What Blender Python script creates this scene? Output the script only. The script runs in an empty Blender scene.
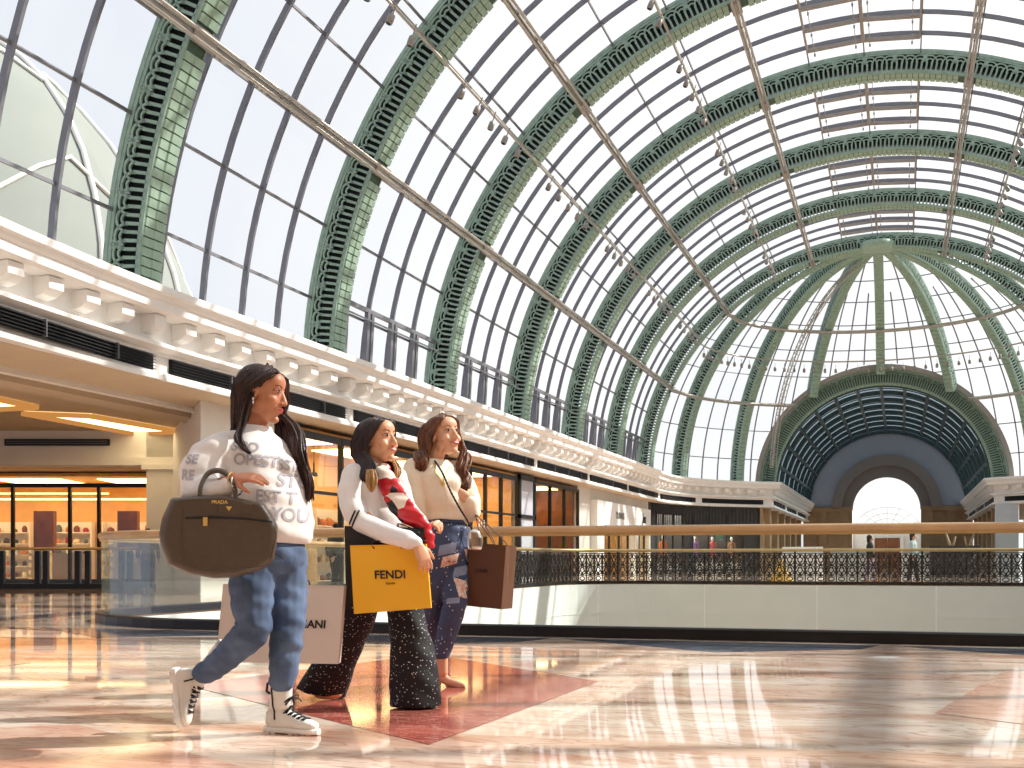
import bpy, bmesh, math, random
from math import sin, cos, pi, radians, atan2, sqrt, hypot
from mathutils import Vector, Matrix
random.seed(7)
SC = bpy.context.scene
COL = SC.collection
V = Vector

# ------------------------------------------------------------------ materials
MATS = {}
def new_mat(name):
    m = bpy.data.materials.new(name); m.use_nodes = True
    nt = m.node_tree; nt.nodes.clear()
    out = nt.nodes.new('ShaderNodeOutputMaterial')
    return m, nt, out
def srgb(r, g, b):
    f = lambda c: (c/255/12.92) if c/255 <= .04045 else ((c/255+.055)/1.055)**2.4
    return (f(r), f(g), f(b), 1)
def mat(name, rgb, rough=.6, metal=0, var=0, scale=8, rgb2=None, bump=0, spec=.5, coat=0, emit=None, estr=0, stretch=None, sheen=0):
    """principled surface with procedural noise variation"""
    m, nt, out = new_mat(name)
    p = nt.nodes.new('ShaderNodeBsdfPrincipled')
    nt.links.new(p.outputs[0], out.inputs[0])
    c = srgb(*rgb)
    p.inputs['Base Color'].default_value = c
    p.inputs['Roughness'].default_value = rough
    p.inputs['Metallic'].default_value = metal
    p.inputs['Specular IOR Level'].default_value = spec
    p.inputs['Coat Weight'].default_value = coat
    if sheen: p.inputs['Sheen Weight'].default_value = sheen
    tc = nt.nodes.new('ShaderNodeTexCoord'); n = nt.nodes.new('ShaderNodeTexNoise')
    n.inputs['Scale'].default_value = scale; n.inputs['Detail'].default_value = 4
    mp = nt.nodes.new('ShaderNodeMapping')
    if stretch: mp.inputs['Scale'].default_value = stretch
    nt.links.new(tc.outputs['Object'], mp.inputs[0]); nt.links.new(mp.outputs[0], n.inputs['Vector'])
    c2 = srgb(*rgb2) if rgb2 else tuple(x*(1-var) for x in c[:3])+(1,)
    mx = nt.nodes.new('ShaderNodeMix'); mx.data_type = 'RGBA'
    mx.inputs[6].default_value = c; mx.inputs[7].default_value = c2
    rp = nt.nodes.new('ShaderNodeValToRGB'); rp.color_ramp.elements[0].position = .35; rp.color_ramp.elements[1].position = .65
    nt.links.new(n.outputs['Fac'], rp.inputs[0]); nt.links.new(rp.outputs[0], mx.inputs[0])
    nt.links.new(mx.outputs[2], p.inputs['Base Color'])
    if bump:
        b = nt.nodes.new('ShaderNodeBump'); b.inputs['Strength'].default_value = bump; b.inputs['Distance'].default_value = .02
        nt.links.new(n.outputs['Fac'], b.inputs['Height']); nt.links.new(b.outputs[0], p.inputs['Normal'])
    if emit:
        p.inputs['Emission Color'].default_value = srgb(*emit); p.inputs['Emission Strength'].default_value = estr
    MATS[name] = m
    return m
def emis(name, rgb, s):
    m, nt, out = new_mat(name)
    e = nt.nodes.new('ShaderNodeEmission'); e.inputs[0].default_value = srgb(*rgb); e.inputs[1].default_value = s
    nt.links.new(e.outputs[0], out.inputs[0]); return m
def glass(name, tint=(1, 1, 1), refl=.08, rough=.02, fres=True, film=0):
    m, nt, out = new_mat(name)
    t = nt.nodes.new('ShaderNodeBsdfTransparent'); t.inputs[0].default_value = (*tint, 1)
    g = nt.nodes.new('ShaderNodeBsdfGlossy'); g.inputs['Roughness'].default_value = rough
    mx = nt.nodes.new('ShaderNodeMixShader')
    if fres:
        lw = nt.nodes.new('ShaderNodeFresnel'); lw.inputs[0].default_value = 1.45
        ma = nt.nodes.new('ShaderNodeMath'); ma.operation = 'MULTIPLY'; ma.inputs[1].default_value = refl*12
        mi = nt.nodes.new('ShaderNodeMath'); mi.operation = 'MINIMUM'; mi.inputs[1].default_value = .22
        nt.links.new(lw.outputs[0], ma.inputs[0]); nt.links.new(ma.outputs[0], mi.inputs[0]); nt.links.new(mi.outputs[0], mx.inputs[0])
    else: mx.inputs[0].default_value = refl
    nt.links.new(t.outputs[0], mx.inputs[1]); nt.links.new(g.outputs[0], mx.inputs[2])
    last = mx
    if film:
        d = nt.nodes.new('ShaderNodeBsdfDiffuse'); d.inputs[0].default_value = (.85, .9, .88, 1)
        m2 = nt.nodes.new('ShaderNodeMixShader'); m2.inputs[0].default_value = film
        nt.links.new(mx.outputs[0], m2.inputs[1]); nt.links.new(d.outputs[0], m2.inputs[2]); last = m2
    nt.links.new(last.outputs[0], out.inputs[0]); return m

def marble(name, base, vein, warm, rough=.035, scale=.5):
    m, nt, out = new_mat(name)
    p = nt.nodes.new('ShaderNodeBsdfPrincipled'); nt.links.new(p.outputs[0], out.inputs[0])
    p.inputs['Roughness'].default_value = rough
    p.inputs['Specular IOR Level'].default_value = .42
    tc = nt.nodes.new('ShaderNodeTexCoord'); mp = nt.nodes.new('ShaderNodeMapping')
    mp.inputs['Rotation'].default_value = (0, 0, .32); mp.inputs['Scale'].default_value = (scale, scale*3.2, scale)
    nt.links.new(tc.outputs['Object'], mp.inputs[0])
    n1 = nt.nodes.new('ShaderNodeTexNoise'); n1.inputs['Scale'].default_value = 1.3; n1.inputs['Detail'].default_value = 6; n1.inputs['Distortion'].default_value = 1.2
    nt.links.new(mp.outputs[0], n1.inputs['Vector'])
    n2 = nt.nodes.new('ShaderNodeTexNoise'); n2.inputs['Scale'].default_value = 2.6; n2.inputs['Detail'].default_value = 8; n2.inputs['Distortion'].default_value = 2.2
    nt.links.new(mp.outputs[0], n2.inputs['Vector'])
    r1 = nt.nodes.new('ShaderNodeValToRGB'); e = r1.color_ramp.elements
    e[0].position = .3; e[0].color = srgb(*warm); e[1].position = .62; e[1].color = srgb(*base)
    nt.links.new(n1.outputs['Fac'], r1.inputs[0])
    ab = nt.nodes.new('ShaderNodeMath'); ab.operation = 'SUBTRACT'; ab.inputs[1].default_value = .5
    nt.links.new(n2.outputs['Fac'], ab.inputs[0])
    ab2 = nt.nodes.new('ShaderNodeMath'); ab2.operation = 'ABSOLUTE'; nt.links.new(ab.outputs[0], ab2.inputs[0])
    r2 = nt.nodes.new('ShaderNodeValToRGB'); r2.color_ramp.elements[0].position = 0; r2.color_ramp.elements[0].color = (1, 1, 1, 1)
    r2.color_ramp.elements[1].position = .035; r2.color_ramp.elements[1].color = (0, 0, 0, 1)
    nt.links.new(ab2.outputs[0], r2.inputs[0])
    mm = nt.nodes.new('ShaderNodeMath'); mm.operation = 'MULTIPLY'; mm.inputs[1].default_value = .55; nt.links.new(r2.outputs[0], mm.inputs[0])
    mx = nt.nodes.new('ShaderNodeMix'); mx.data_type = 'RGBA'; mx.inputs[7].default_value = srgb(*vein)
    nt.links.new(r1.outputs[0], mx.inputs[6]); nt.links.new(mm.outputs[0], mx.inputs[0])
    nt.links.new(mx.outputs[2], p.inputs['Base Color'])
    return m

M = dict(
 green=mat('green_painted_metal', (146, 172, 156), .5, 0, .22, 5),
 green_lt=mat('green_soffit_panel', (152, 178, 158), .5, 0, .16, 6),
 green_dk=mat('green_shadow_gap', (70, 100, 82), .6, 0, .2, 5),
 steel=mat('dark_steel', (34, 44, 42), .5, .3, .3, 3),
 mull=mat('grey_mullion', (126, 126, 132), .45, .3, .12, 3),
 mull_w=mat('taupe_mullion', (158, 152, 146), .5, .3, .12, 3),
 rail=mat('taupe_rail', (186, 180, 170), .4, .5, .15, 4),
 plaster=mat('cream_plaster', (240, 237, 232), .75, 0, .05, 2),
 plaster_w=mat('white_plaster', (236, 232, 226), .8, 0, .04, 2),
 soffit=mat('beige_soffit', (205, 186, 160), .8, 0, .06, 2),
 black=mat('black_metal', (22, 22, 24), .4, .2, .2, 6),
 louver=mat('louver_blade', (44, 44, 48), .45, .4, .2, 6),
 rwood=mat('wood_handrail', (196, 158, 112), .35, 0, .2, 3, coat=.3),
 brass=mat('brass_handrail', (206, 176, 120), .3, .6, .12, 4),
 fascia=mat('pale_fascia', (238, 242, 238), .35, 0, .04, 2),
 iron=mat('wrought_iron', (38, 34, 32), .45, .5, .3, 8),
 warm_wall=mat('warm_shop_wall', (238, 190, 122), .7, 0, .15, 2),
 tan_wall=mat('tan_stone', (178, 148, 112), .6, 0, .15, 1.5),
 grey_wall=mat('grey_plaster', (176, 180, 190), .8, 0, .05, 1),
 taupe=mat('taupe_plaster', (150, 140, 134), .8, 0, .06, 1),
 stone=mat('pale_grey_stone', (208, 204, 196), .5, 0, .05, 1.5),
 char=mat('charcoal_panel', (58, 58, 60), .5, 0, .15, 3),
 brown=mat('brown_wood_panel', (134, 76, 38), .45, 0, .35, 3, coat=.2),
 teal=mat('dark_teal_metal', (58, 80, 82), .5, .2, .3, 1.5),
 white=mat('white_lacquer', (240, 238, 234), .4, 0, .03, 3),
 lamp_w=emis('warm_ceiling_lamp', (255, 216, 150), 9.0), lamp_s=emis('soft_warm_lamp', (255, 226, 170), 3.2),
 lamp_o=emis('amber_cove_light', (255, 186, 96), 1.3),
 lamp_c=emis('cool_lamp', (255, 246, 230), 14.0),
 gvault=glass('vault_glass', (.98, .985, .985), .012, .05, False),
 grail=glass('rail_glass', (.94, .97, .955), .035, .005, True, .012),
 gshop=glass('shop_glass', (.98, .97, .95), .05),
 marble=marble('cream_marble', (236, 222, 206), (160, 108, 86), (202, 158, 132)),
 marble_red=marble('red_marble', (186, 104, 90), (222, 170, 150), (150, 66, 58), .07, .9),
 marble_blue=marble('blue_grey_marble', (96, 104, 118), (180, 180, 184), (66, 74, 90), .07, .9),
 marble_pink=marble('pink_marble', (226, 196, 176), (180, 110, 90), (208, 160, 138), .07, .7),
)

# ------------------------------------------------------------------ mesh helpers
class MB:
    """collects shapes into one mesh"""
    def __init__(s): s.v = []; s.f = []; s.mi = []; s.cur = 0; s.sm = []; s.smooth = False
    def add(s, vs, fs):
        o = len(s.v); s.v += [tuple(p) for p in vs]
        for f in fs: s.f.append([i+o for i in f]); s.mi.append(s.cur); s.sm.append(s.smooth)
    def box(s, x0, x1, y0, y1, z0, z1):
        s.add([(x, y, z) for z in (z0, z1) for y in (y0, y1) for x in (x0, x1)],
              [(0,2,3,1),(4,5,7,6),(0,1,5,4),(2,6,7,3),(0,4,6,2),(1,3,7,5)])
    def obox(s, c, ax, ay, az):
        c = V(c); ax = V(ax); ay = V(ay); az = V(az)
        s.add([c+ax*i+ay*j+az*k for k in (-1, 1) for j in (-1, 1) for i in (-1, 1)],
              [(0,2,3,1),(4,5,7,6),(0,1,5,4),(2,6,7,3),(0,4,6,2),(1,3,7,5)])
    def bar(s, a, b, w, h=None, up=(0, 0, 1)):
        a = V(a); b = V(b); h = h or w; d = (b-a)
        if d.length < 1e-6: return
        dn = d.normalized(); u = V(up)
        if abs(dn.dot(u)) > .98: u = V((1, 0, 0))
        sx = dn.cross(u).normalized(); sy = sx.cross(dn).normalized()
        s.obox((a+b)/2, sx*w/2, d/2, sy*h/2)
    def tube(s, pts, r, n=8, closed=False, cap=True):
        pts = [V(p) for p in pts]; N = len(pts); rs = r if isinstance(r, (list, tuple)) else [r]*N
        vs = []; prev = None
        for i, p in enumerate(pts):
            if closed: t = pts[(i+1) % N]-pts[i-1]
            else: t = pts[min(i+1, N-1)]-pts[max(i-1, 0)]
            t.normalize()
            if prev is None:
                u = V((0, 0, 1)) if abs(t.z) < .9 else V((1, 0, 0)); u = (u-t*u.dot(t)).normalized()
            else: u = (prev-t*prev.dot(t)).normalized()
            prev = u; w = t.cross(u)
            for k in range(n):
                a = 2*pi*k/n; vs.append(p+(u*cos(a)+w*sin(a))*rs[i])
        fs = []
        for i in range(N if closed else N-1):
            j = (i+1) % N
            for k in range(n): fs.append((i*n+k, i*n+(k+1) % n, j*n+(k+1) % n, j*n+k))
        if cap and not closed: fs.append(tuple(range(n))[::-1]); fs.append(tuple(range((N-1)*n, N*n)))
        sm = s.smooth; s.smooth = True; s.add(vs, fs); s.smooth = sm
    def sweep(s, prof, frames, closedprof=True):
        """prof: list of (o, z); frames: list of (point, outward normal xy)"""
        n = len(prof); vs = []
        for p, nn in frames:
            for o, z in prof: vs.append((p[0]+nn[0]*o, p[1]+nn[1]*o, z))
        fs = []
        for i in range(len(frames)-1):
            for k in range(n if closedprof else n-1):
                k2 = (k+1) % n; fs.append((i*n+k, i*n+k2, (i+1)*n+k2, (i+1)*n+k))
        if closedprof: fs.append(tuple(range(n))); fs.append(tuple(range((len(frames)-1)*n, len(frames)*n))[::-1])
        s.add(vs, fs)
    def grid(s, fn, nu, nv):
        vs = [fn(i/nu, j/nv) for i in range(nu+1) for j in range(nv+1)]
        s.add(vs, [(i*(nv+1)+j, (i+1)*(nv+1)+j, (i+1)*(nv+1)+j+1, i*(nv+1)+j+1) for i in range(nu) for j in range(nv)])
    def lathe(s, prof, c=(0, 0, 0), n=20, axis='z'):
        vs = []
        for r, z in prof:
            for k in range(n):
                a = 2*pi*k/n; vs.append((c[0]+r*cos(a), c[1]+r*sin(a), c[2]+z))
        fs = [(i*n+k, i*n+(k+1) % n, (i+1)*n+(k+1) % n, (i+1)*n+k) for i in range(len(prof)-1) for k in range(n)]
        fs += [tuple(range(n))[::-1], tuple(range((len(prof)-1)*n, len(prof)*n))]
        sm = s.smooth; s.smooth = True; s.add(vs, fs); s.smooth = sm
    def mesh(s, name, mats):
        me = bpy.data.meshes.new(name); me.from_pydata(s.v, [], s.f)
        if not isinstance(mats, (list, tuple)): mats = [mats]
        for m in mats: me.materials.append(M[m] if isinstance(m, str) else m)
        me.polygons.foreach_set('material_index', s.mi); me.polygons.foreach_set('use_smooth', s.sm)
        me.update(); return me
    def build(s, name, mats, parent=None, fix=True):
        me = s.mesh(name, mats)
        if fix and len(s.f) < 60000:
            bm = bmesh.new(); bm.from_mesh(me); bmesh.ops.recalc_face_normals(bm, faces=bm.faces); bm.to_mesh(me); bm.free()
        return link(name, me, parent)
def link(name, me, parent=None):
    o = bpy.data.objects.new(name, me); COL.objects.link(o)
    if parent: o.parent = parent
    return o
def part(o, parent):   # parent world-space geometry under an empty with a transform-free offset
    o.parent = parent; o.matrix_parent_inverse = Matrix.Translation(-parent.location) if parent.rotation_euler.z == 0 else (Matrix.Translation(parent.location) @ parent.rotation_euler.to_matrix().to_4x4()).inverted()
    return o
def thing(name, label, cat, loc=(0, 0, 0), rz=0, group=None):
    o = bpy.data.objects.new(name, None); COL.objects.link(o); o.empty_display_size = .2
    o.location = loc; o.rotation_euler = (0, 0, rz); return tag(o, label, cat, group)
def tag(o, label, cat, group=None):
    o['label'] = label; o['category'] = cat
    if group: o['group'] = group
    return o
def struct(o): o['kind'] = 'structure'; return o
def text_mesh(body, size, depth=.002, bold=0, shear=0, spacing=1.0):
    c = bpy.data.curves.new('lettering', 'FONT'); c.body = body; c.size = size; c.extrude = depth; c.offset = bold; c.shear = shear
    c.space_character = spacing
    c.align_x = 'CENTER'; c.align_y = 'CENTER'
    o = bpy.data.objects.new('lettering', c); COL.objects.link(o)
    dg = bpy.context.evaluated_depsgraph_get(); dg.update()
    me = bpy.data.meshes.new_from_object(o.evaluated_get(dg)); bpy.data.objects.remove(o); bpy.data.curves.remove(c)
    return me
def lettering(name, body, size, m, mw, parent=None, bold=0, depth=.002, shear=0, spacing=1.0):
    me = text_mesh(body, size, depth, bold, shear, spacing); me.materials.clear(); me.materials.append(m)
    me.transform(mw); o = link(name, me)
    if parent: part(o, parent)
    return o

# ------------------------------------------------------------------ camera
YAW = radians(18.12); CX, CH = 1.29, .78; F = 1189.15
cam = bpy.data.cameras.new('camera'); co = bpy.data.objects.new('camera', cam); COL.objects.link(co)
co.location = (CX, 0, CH); co.rotation_euler = (pi/2, 0, YAW)
cam.lens = 36*F/1024; cam.sensor_width = 36; cam.sensor_fit = 'HORIZONTAL'; cam.shift_y = (559.7-384)/1024
cam.clip_end = 600; cam.clip_start = .05
SC.camera = co
def cpt(xr, d, z=0):     # a point d metres ahead of the viewpoint and xr to its right
    return V((CX+xr*cos(YAW)-d*sin(YAW), xr*sin(YAW)+d*cos(YAW), z))

# ------------------------------------------------------------------ vault
R, H, ZS = 14.0, .982, 5.68
Y0, PY = 20.24, 8.49
Y7 = Y0+6*PY
K0 = -2
def arcp(r, t, y=0, cz=ZS, h=H): return V((-r*cos(t), y, cz+r*h*sin(t)))
T0, T1 = radians(-3.5), radians(183.5)
def arc_strip(mb, r0, r1, y0, y1, t0=T0, t1=T1, n=120, h=H, cz=ZS):
    vs = []
    for i in range(n+1):
        t = t0+(t1-t0)*i/n
        vs += [arcp(r0, t, y0, cz, h), arcp(r1, t, y0, cz, h), arcp(r1, t, y1, cz, h), arcp(r0, t, y1, cz, h)]
    fs = [(4*i+k, 4*i+(k+1) % 4, 4*i+4+(k+1) % 4, 4*i+4+k) for i in range(n) for k in range(4)]
    fs += [(0, 1, 2, 3), (4*n+3, 4*n+2, 4*n+1, 4*n)]
    mb.add(vs, fs)
RAILS = [25, 49.5, 74, 106, 130.5, 155]
SPOTR = [39.5, 64.5, 115.5, 140.5]
def make_web(rr, depth=.82, pitch=.36, t0=T0, t1=T1, th=.05, h=H):
    """flat openwork web in the XZ plane: flanges, radial bars, interlaced arcs"""
    mb = MB(); n = int(rr*(t1-t0)/pitch)
    arc_strip(mb, rr-.13, rr, -th/2, th/2, t0, t1, h=h); arc_strip(mb, rr-depth, rr-depth+.1, -th/2, th/2, t0, t1, h=h)
    def P(u, v, y): return arcp(rr-v, t0+u/rr, y, h=h)
    def strip(c, w):
        vs = []
        for i, (u, v) in enumerate(c):
            a = c[max(i-1, 0)]; b = c[min(i+1, len(c)-1)]; tu, tv = b[0]-a[0], b[1]-a[1]; L = hypot(tu, tv); nu, nv = -tv/L*w/2, tu/L*w/2
            vs += [P(u+nu, v+nv, -th/2), P(u-nu, v-nv, -th/2), P(u-nu, v-nv, th/2), P(u+nu, v+nv, th/2)]
        mb.add(vs, [(4*i+k, 4*i+(k+1) % 4, 4*i+4+(k+1) % 4, 4*i+4+k) for i in range(len(c)-1) for k in range(4)])
    for i in range(n):
        u = (i+.5)*pitch
        for du in (-pitch/4, pitch/4): strip([(u+du, .4), (u+du, depth-.06)], .07)
        if i % 3 == 0:
            strip([(u, .1), (u, .4)], .05); strip([(u-.09, .13), (u+.09, .3)], .035); strip([(u+.09, .13), (u-.09, .3)], .035)
        for rad, top, w_ in ((.26, .17, .05), (.12, .29, .045)):
            strip([(u+pitch/2-rad*cos(a), .43-(.43-top)*sin(a)) for a in [pi*j/8 for j in range(9)]], w_)
    return mb
web_me = make_web(R).mesh('openwork', 'green')
def make_soffit(rr, t0=T0, t1=T1, w=.66, pitch=.2, gaps=(), h=H):
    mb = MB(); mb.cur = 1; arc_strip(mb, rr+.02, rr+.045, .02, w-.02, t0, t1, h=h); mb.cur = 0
    n = int(rr*(t1-t0)/pitch); g = .014/rr
    for i in range(n):
        a = t0+(t1-t0)*i/n+g; b = t0+(t1-t0)*(i+1)/n-g
        if any(abs((a+b)/2-radians(x)) < .3/rr for x in gaps): continue
        vs = []
        for t in (a, b):
            for r_, y in ((rr+.02, 0), (rr-.03, .04), (rr-.03, w*.45), (rr-.06, w*.5), (rr-.05, w), (rr+.02, w)): vs.append(arcp(r_, t, y, h=h))
        fs = [(k, (k+1) % 6, 6+(k+1) % 6, 6+k) for k in range(6)]+[tuple(range(6)), tuple(range(11, 5, -1))]
        mb.add(vs, fs)
    return mb
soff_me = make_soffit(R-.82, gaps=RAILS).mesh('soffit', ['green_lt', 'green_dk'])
beam_mb = MB(); arc_strip(beam_mb, R-.5, R-.06, .22, .42); beam_me = beam_mb.mesh('arch_beam', 'steel')
fl = MB(); arc_strip(fl, R-.05, R+.05, -.04, .66); fl_me = fl.mesh('outer_flange', 'green')
ribl = {0: 'green openwork arch rib at upper left, nearest and widest of all', 1: 'green openwork arch rib rising over the space between the first and second woman',
 2: 'green openwork arch rib springing just above the third woman', 3: 'green openwork arch rib, fourth from the left, crossing the top of the view',
 4: 'green openwork arch rib, fifth from the left', 5: 'green openwork arch rib, sixth from left and last before the dome arch'}
def make_rib(k):
    t = thing('arch_rib', ribl.get(k, 'green openwork arch rib of the glass vault above and behind the viewer'), 'arch', (0, Y0+PY*k, 0), 0, 'green arch ribs of the vault')
    link('openwork', web_me, t); w2 = link('openwork', web_me, t); w2.location = (0, .62, 0)
    link('soffit', soff_me, t); link('arch_beam', beam_me, t); link('outer_flange', fl_me, t)
    return t
for k in range(K0, 6): make_rib(k)

# glass skin of the vault with its mullions and purlins
PT = [90+8.1*n for n in range(-11, 12)]
YB = Y0+K0*PY
gm = MB(); gm.smooth = True
for k in range(K0, 6):
    y0, y1 = Y0+k*PY, Y0+(k+1)*PY
    gm.grid(lambda u, v: arcp(R+.02, T0+(T1-T0)*u, y0+.0+(y1-y0)*v), 96, 1)
ceil = struct(gm.build('ceiling', 'gvault', fix=False))
mm_ = MB()
for k in range(K0, 6):
    y0 = Y0+k*PY; dy = PY/5
    for j in range(1, 5): arc_strip(mm_, R-.14, R+.0, y0+j*dy-.04, y0+j*dy+.04, n=72)
mo = mm_.build('mullion', 'mull', ceil, fix=False); mo['kind'] = 'stuff'
pm = MB()
for k in range(K0, 6):
    y0, y1 = Y0+k*PY+.66, Y0+(k+1)*PY
    for a in PT:
        p = arcp(R-.05, radians(a)); pm.bar((p.x, y0, p.z), (p.x, y1, p.z), .045, .07)
po = pm.build('purlin', 'mull', ceil, fix=False); po['kind'] = 'stuff'
# low windows behind the cornice
lw = MB()
for k in range(1, 6):
    y0, y1 = Y0+k*PY+.7, Y0+(k+1)*PY
    p = arcp(R-.2, radians(10.2)); lw.bar((p.x, y0, p.z), (p.x, y1, p.z), .1, .12)
    dy = PY/5
    for j in range(1, 5):
        yy = Y0+k*PY+j*dy
        for off in (-.28, .0): lw.bar((-13.75, yy+off, 5.0), (p.x, yy+off, p.z), .16, .12)
    lw.bar((p.x+.2, y0, p.z-.35), (p.x+.2, y1, p.z-.35), .04)
link_o = lw.build('window_post', 'mull', ceil, fix=False); link_o['kind'] = 'stuff'

b = MB(); b.box(-15, 15, -9.2, -9, 0, 20.5); struct(b.build('wall_back_blocker', 'tan_wall'))  # unseen wall added behind the viewer to cut frontal fill light
b = MB(); b.box(-15, 15, -9, -3.2, 5.2, 5.5); b.box(-15, 15, -3.4, -3.2, 5.2, 7.0); struct(b.build('ceiling_back_blocker', 'soffit'))  # added out of view: opaque ceiling that blocks sky light from behind
b = MB(); b.box(12.9, 13.1, -9, 6, 0, 5.9); struct(b.build('wall_right_back', 'tan_wall'))
# hatch frames along the crown
for k in range(2, 6):
    t = thing('access_hatch', 'brown framed opening roof hatch at the crown, in bay %s of the vault' % {2: 'three', 3: 'four', 4: 'five', 5: 'six'}[k], 'roof hatch', (0, Y0+k*PY, ZS+R*H), 0, 'roof hatches along the crown')
    b = MB()
    y0 = PY/5; dy = PY/5
    for a in (82, 90, 98):
        p = arcp(R-.22, radians(a)); b.bar((p.x, y0, p.z-ZS-R*H), (p.x, y0+3*dy, p.z-ZS-R*H), .12 if a == 90 else .07)
    for j in range(4):
        p0, p1, p2 = [arcp(R-.2, radians(a)) for a in (82, 90, 98)]
        for a_, b_ in ((p0, p1), (p1, p2)): b.bar((a_.x, y0+j*dy, a_.z-ZS-R*H), (b_.x, y0+j*dy, b_.z-ZS-R*H), .2, .1)
    b.build('hatch_frame', 'mull_w', t)
    c = MB()
    for a in (83, 89, 91, 97):
        p = arcp(R-.42, radians(a))
        c.tube([(p.x, y0, p.z-ZS-R*H), (p.x, y0+3*dy, p.z-ZS-R*H)], .012, 4)
        for q in range(7): c.obox((p.x, y0+q*dy/2, p.z-ZS-R*H), (.03, 0, 0), (0, .04, 0), (0, 0, .04))
    c.build('chain_drive', 'mull_w', t)

# service rails
RR = R-.95
names_r = {25: 'lowest on the left side', 49.5: 'second from the bottom on the left side', 74: 'just left of the crown', 106: 'just right of the crown', 130.5: 'high on the right side', 155: 'lowest on the right side'}
YR0 = Y0-2*PY
for a in RAILS:
    p = arcp(RR, radians(a)); ta = radians(a); rad = V((cos(ta), 0, -sin(ta)))   # inward
    tan = V((sin(ta), 0, cos(ta)))
    t = thing('service_rail', 'taupe twin-tube service rail running along the vault, '+names_r[a], 'rail', (p.x, YR0, p.z))
    L = Y7+.3-YR0; b = MB()
    for o in (-.09, .09): b.tube([tan*o+V((0, 0, 0)), tan*o+V((0, L, 0))], .042, 8)
    b.bar(rad*-.06, rad*-.06+V((0, L, 0)), .05, .1)
    b.build('rail_tube', 'rail', t)
    c = MB(); c.obox(V((0, .3, 0))-rad*.03, tan*.16, (0, .4, 0), rad*.035); c1m = c.mesh('bracket', 'mull_w')
    c = MB(); c.bar(V((0, 0, 0)), V((0, -.3, 0))-rad*.35, .05); c.obox(V((0, -.3, 0))-rad*.38, tan*.1, (0, .18, 0), rad*.03); c2m = c.mesh('hanger', 'mull_w')
    for k in range(-2, 7):
        y = Y0+k*PY-YR0
        o = link('bracket', c1m, t); o.location = (0, y, 0)
        if k < 6 and k >= 0:
            for j in range(1, 4): o = link('hanger', c2m, t); o.location = (0, y+j*PY/5, 0)
spot_me = MB(); spot_me.lathe([(.02, .17), (.03, .14), (.08, .11), (.09, .0), (.09, -.11), (.07, -.12)], n=10); spot_me.bar((0, 0, .15), (0, 0, .42), .025)
spot_me = spot_me.mesh('spotlight', 'mull_w')
lens_mb = MB(); lens_mb.lathe([(.07, -.125), (.06, -.135)], n=10); lens_me = lens_mb.mesh('lens', 'black')
for a in SPOTR:
    p = arcp(RR+.1, radians(a))
    b = MB(); b.tube([(0, 0, 0), (0, Y7-YR0, 0)], .04, 6); b.bar((0, 0, .1), (0, Y7-YR0, .1), .03)
    t = b.build('lighting_rail', 'rail'); t.location = (p.x, YR0, p.z)
    tag(t, 'thin lighting rail with hanging spotlights, '+{39.5: 'left side of the vault', 64.5: 'left of the crown, below the crown service rail', 115.5: 'right of the crown', 140.5: 'right side of the vault'}[a], 'rail')
    for k in range(0, 6):
        for j in range(5):
            o = link('spotlight', spot_me); o.location = (p.x+.02, Y0+k*PY+1.7+j*1.25, p.z-.4)
            o.rotation_euler = (random.uniform(-.25, .25), .35 if a < 90 else -.35, 0)
            l = link('lens', lens_me, o)
            tag(o, 'small grey spotlight hanging from the lighting rail %s, in the %s bay' % ({39.5: 'low on the left', 64.5: 'left of the crown', 115.5: 'right of the crown', 140.5: 'low on the right'}[a], ['first', 'second', 'third', 'fourth', 'fifth', 'sixth'][k]), 'spotlight', 'vault spotlights rail %d bay %d' % (SPOTR.index(a)+1, k+1))

# ------------------------------------------------------------------ dome
t = thing('dome_arch', 'green openwork main arch where the vault meets the dome, seventh from the left', 'arch', (0, Y7, 0), 0, 'green arch ribs of the vault')
link('openwork', web_me, t); link('soffit', soff_me, t); link('arch_beam', beam_me, t); link('outer_flange', fl_me, t)
w2 = link('openwork', web_me, t); w2.location = (0, .62, 0)
RA = 7.9; YA = Y7+sqrt(R*R-RA*RA)
def domep(r, el, az):   # el from springing, az 0 = left (-X), 90 = away
    return V((-r*cos(el)*cos(az), Y7+r*cos(el)*sin(az), ZS+r*H*sin(el)))
el0 = {}
AZ = [24, 47, 68.5, 90, 111.5, 133, 156]
for i, az in enumerate(AZ):
    a = radians(az)
    # lower end: springing, or the apse arch
    lo = radians(-4)
    if abs(R*cos(a)) < RA:
        for e in range(0, 900):
            q = domep(R, radians(e/10), a)
            if q.x**2+((q.z-ZS)/H)**2 >= RA**2 and False: pass
            if q.y <= YA or hypot(q.x, (q.z-ZS)/H) > RA: lo = radians(e/10); break
    el0[i] = lo
    t = thing('dome_rib', 'green openwork dome rib, %s' % ['leftmost, landing on the cornice', 'second from the left, landing on the cornice', 'left of centre, landing on the arch', 'central, straight down from the crown', 'right of centre, landing on the arch', 'second from the right', 'rightmost'][i], 'dome rib', (0, Y7, 0), 0, 'green dome ribs')
    hi = radians(86)
    # geometry in local plane X=-r cos, built then rotated about Z by az
    for off in (-.25, .25):
        me = make_web(R, .8, .4, lo, hi, .05).mesh('openwork', 'green'); me.transform(Matrix.Translation((0, off, 0)))
        o = link('openwork', me, t); o.rotation_euler = (0, 0, -a)
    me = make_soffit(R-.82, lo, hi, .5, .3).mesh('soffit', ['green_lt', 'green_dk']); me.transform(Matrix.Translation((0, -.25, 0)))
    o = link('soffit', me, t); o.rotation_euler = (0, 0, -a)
    b = MB(); arc_strip(b, R-.4, R+.04, -.12, .12, lo, hi, 60); o = b.build('rib_beam', 'steel', t); o.rotation_euler = (0, 0, -a)
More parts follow.
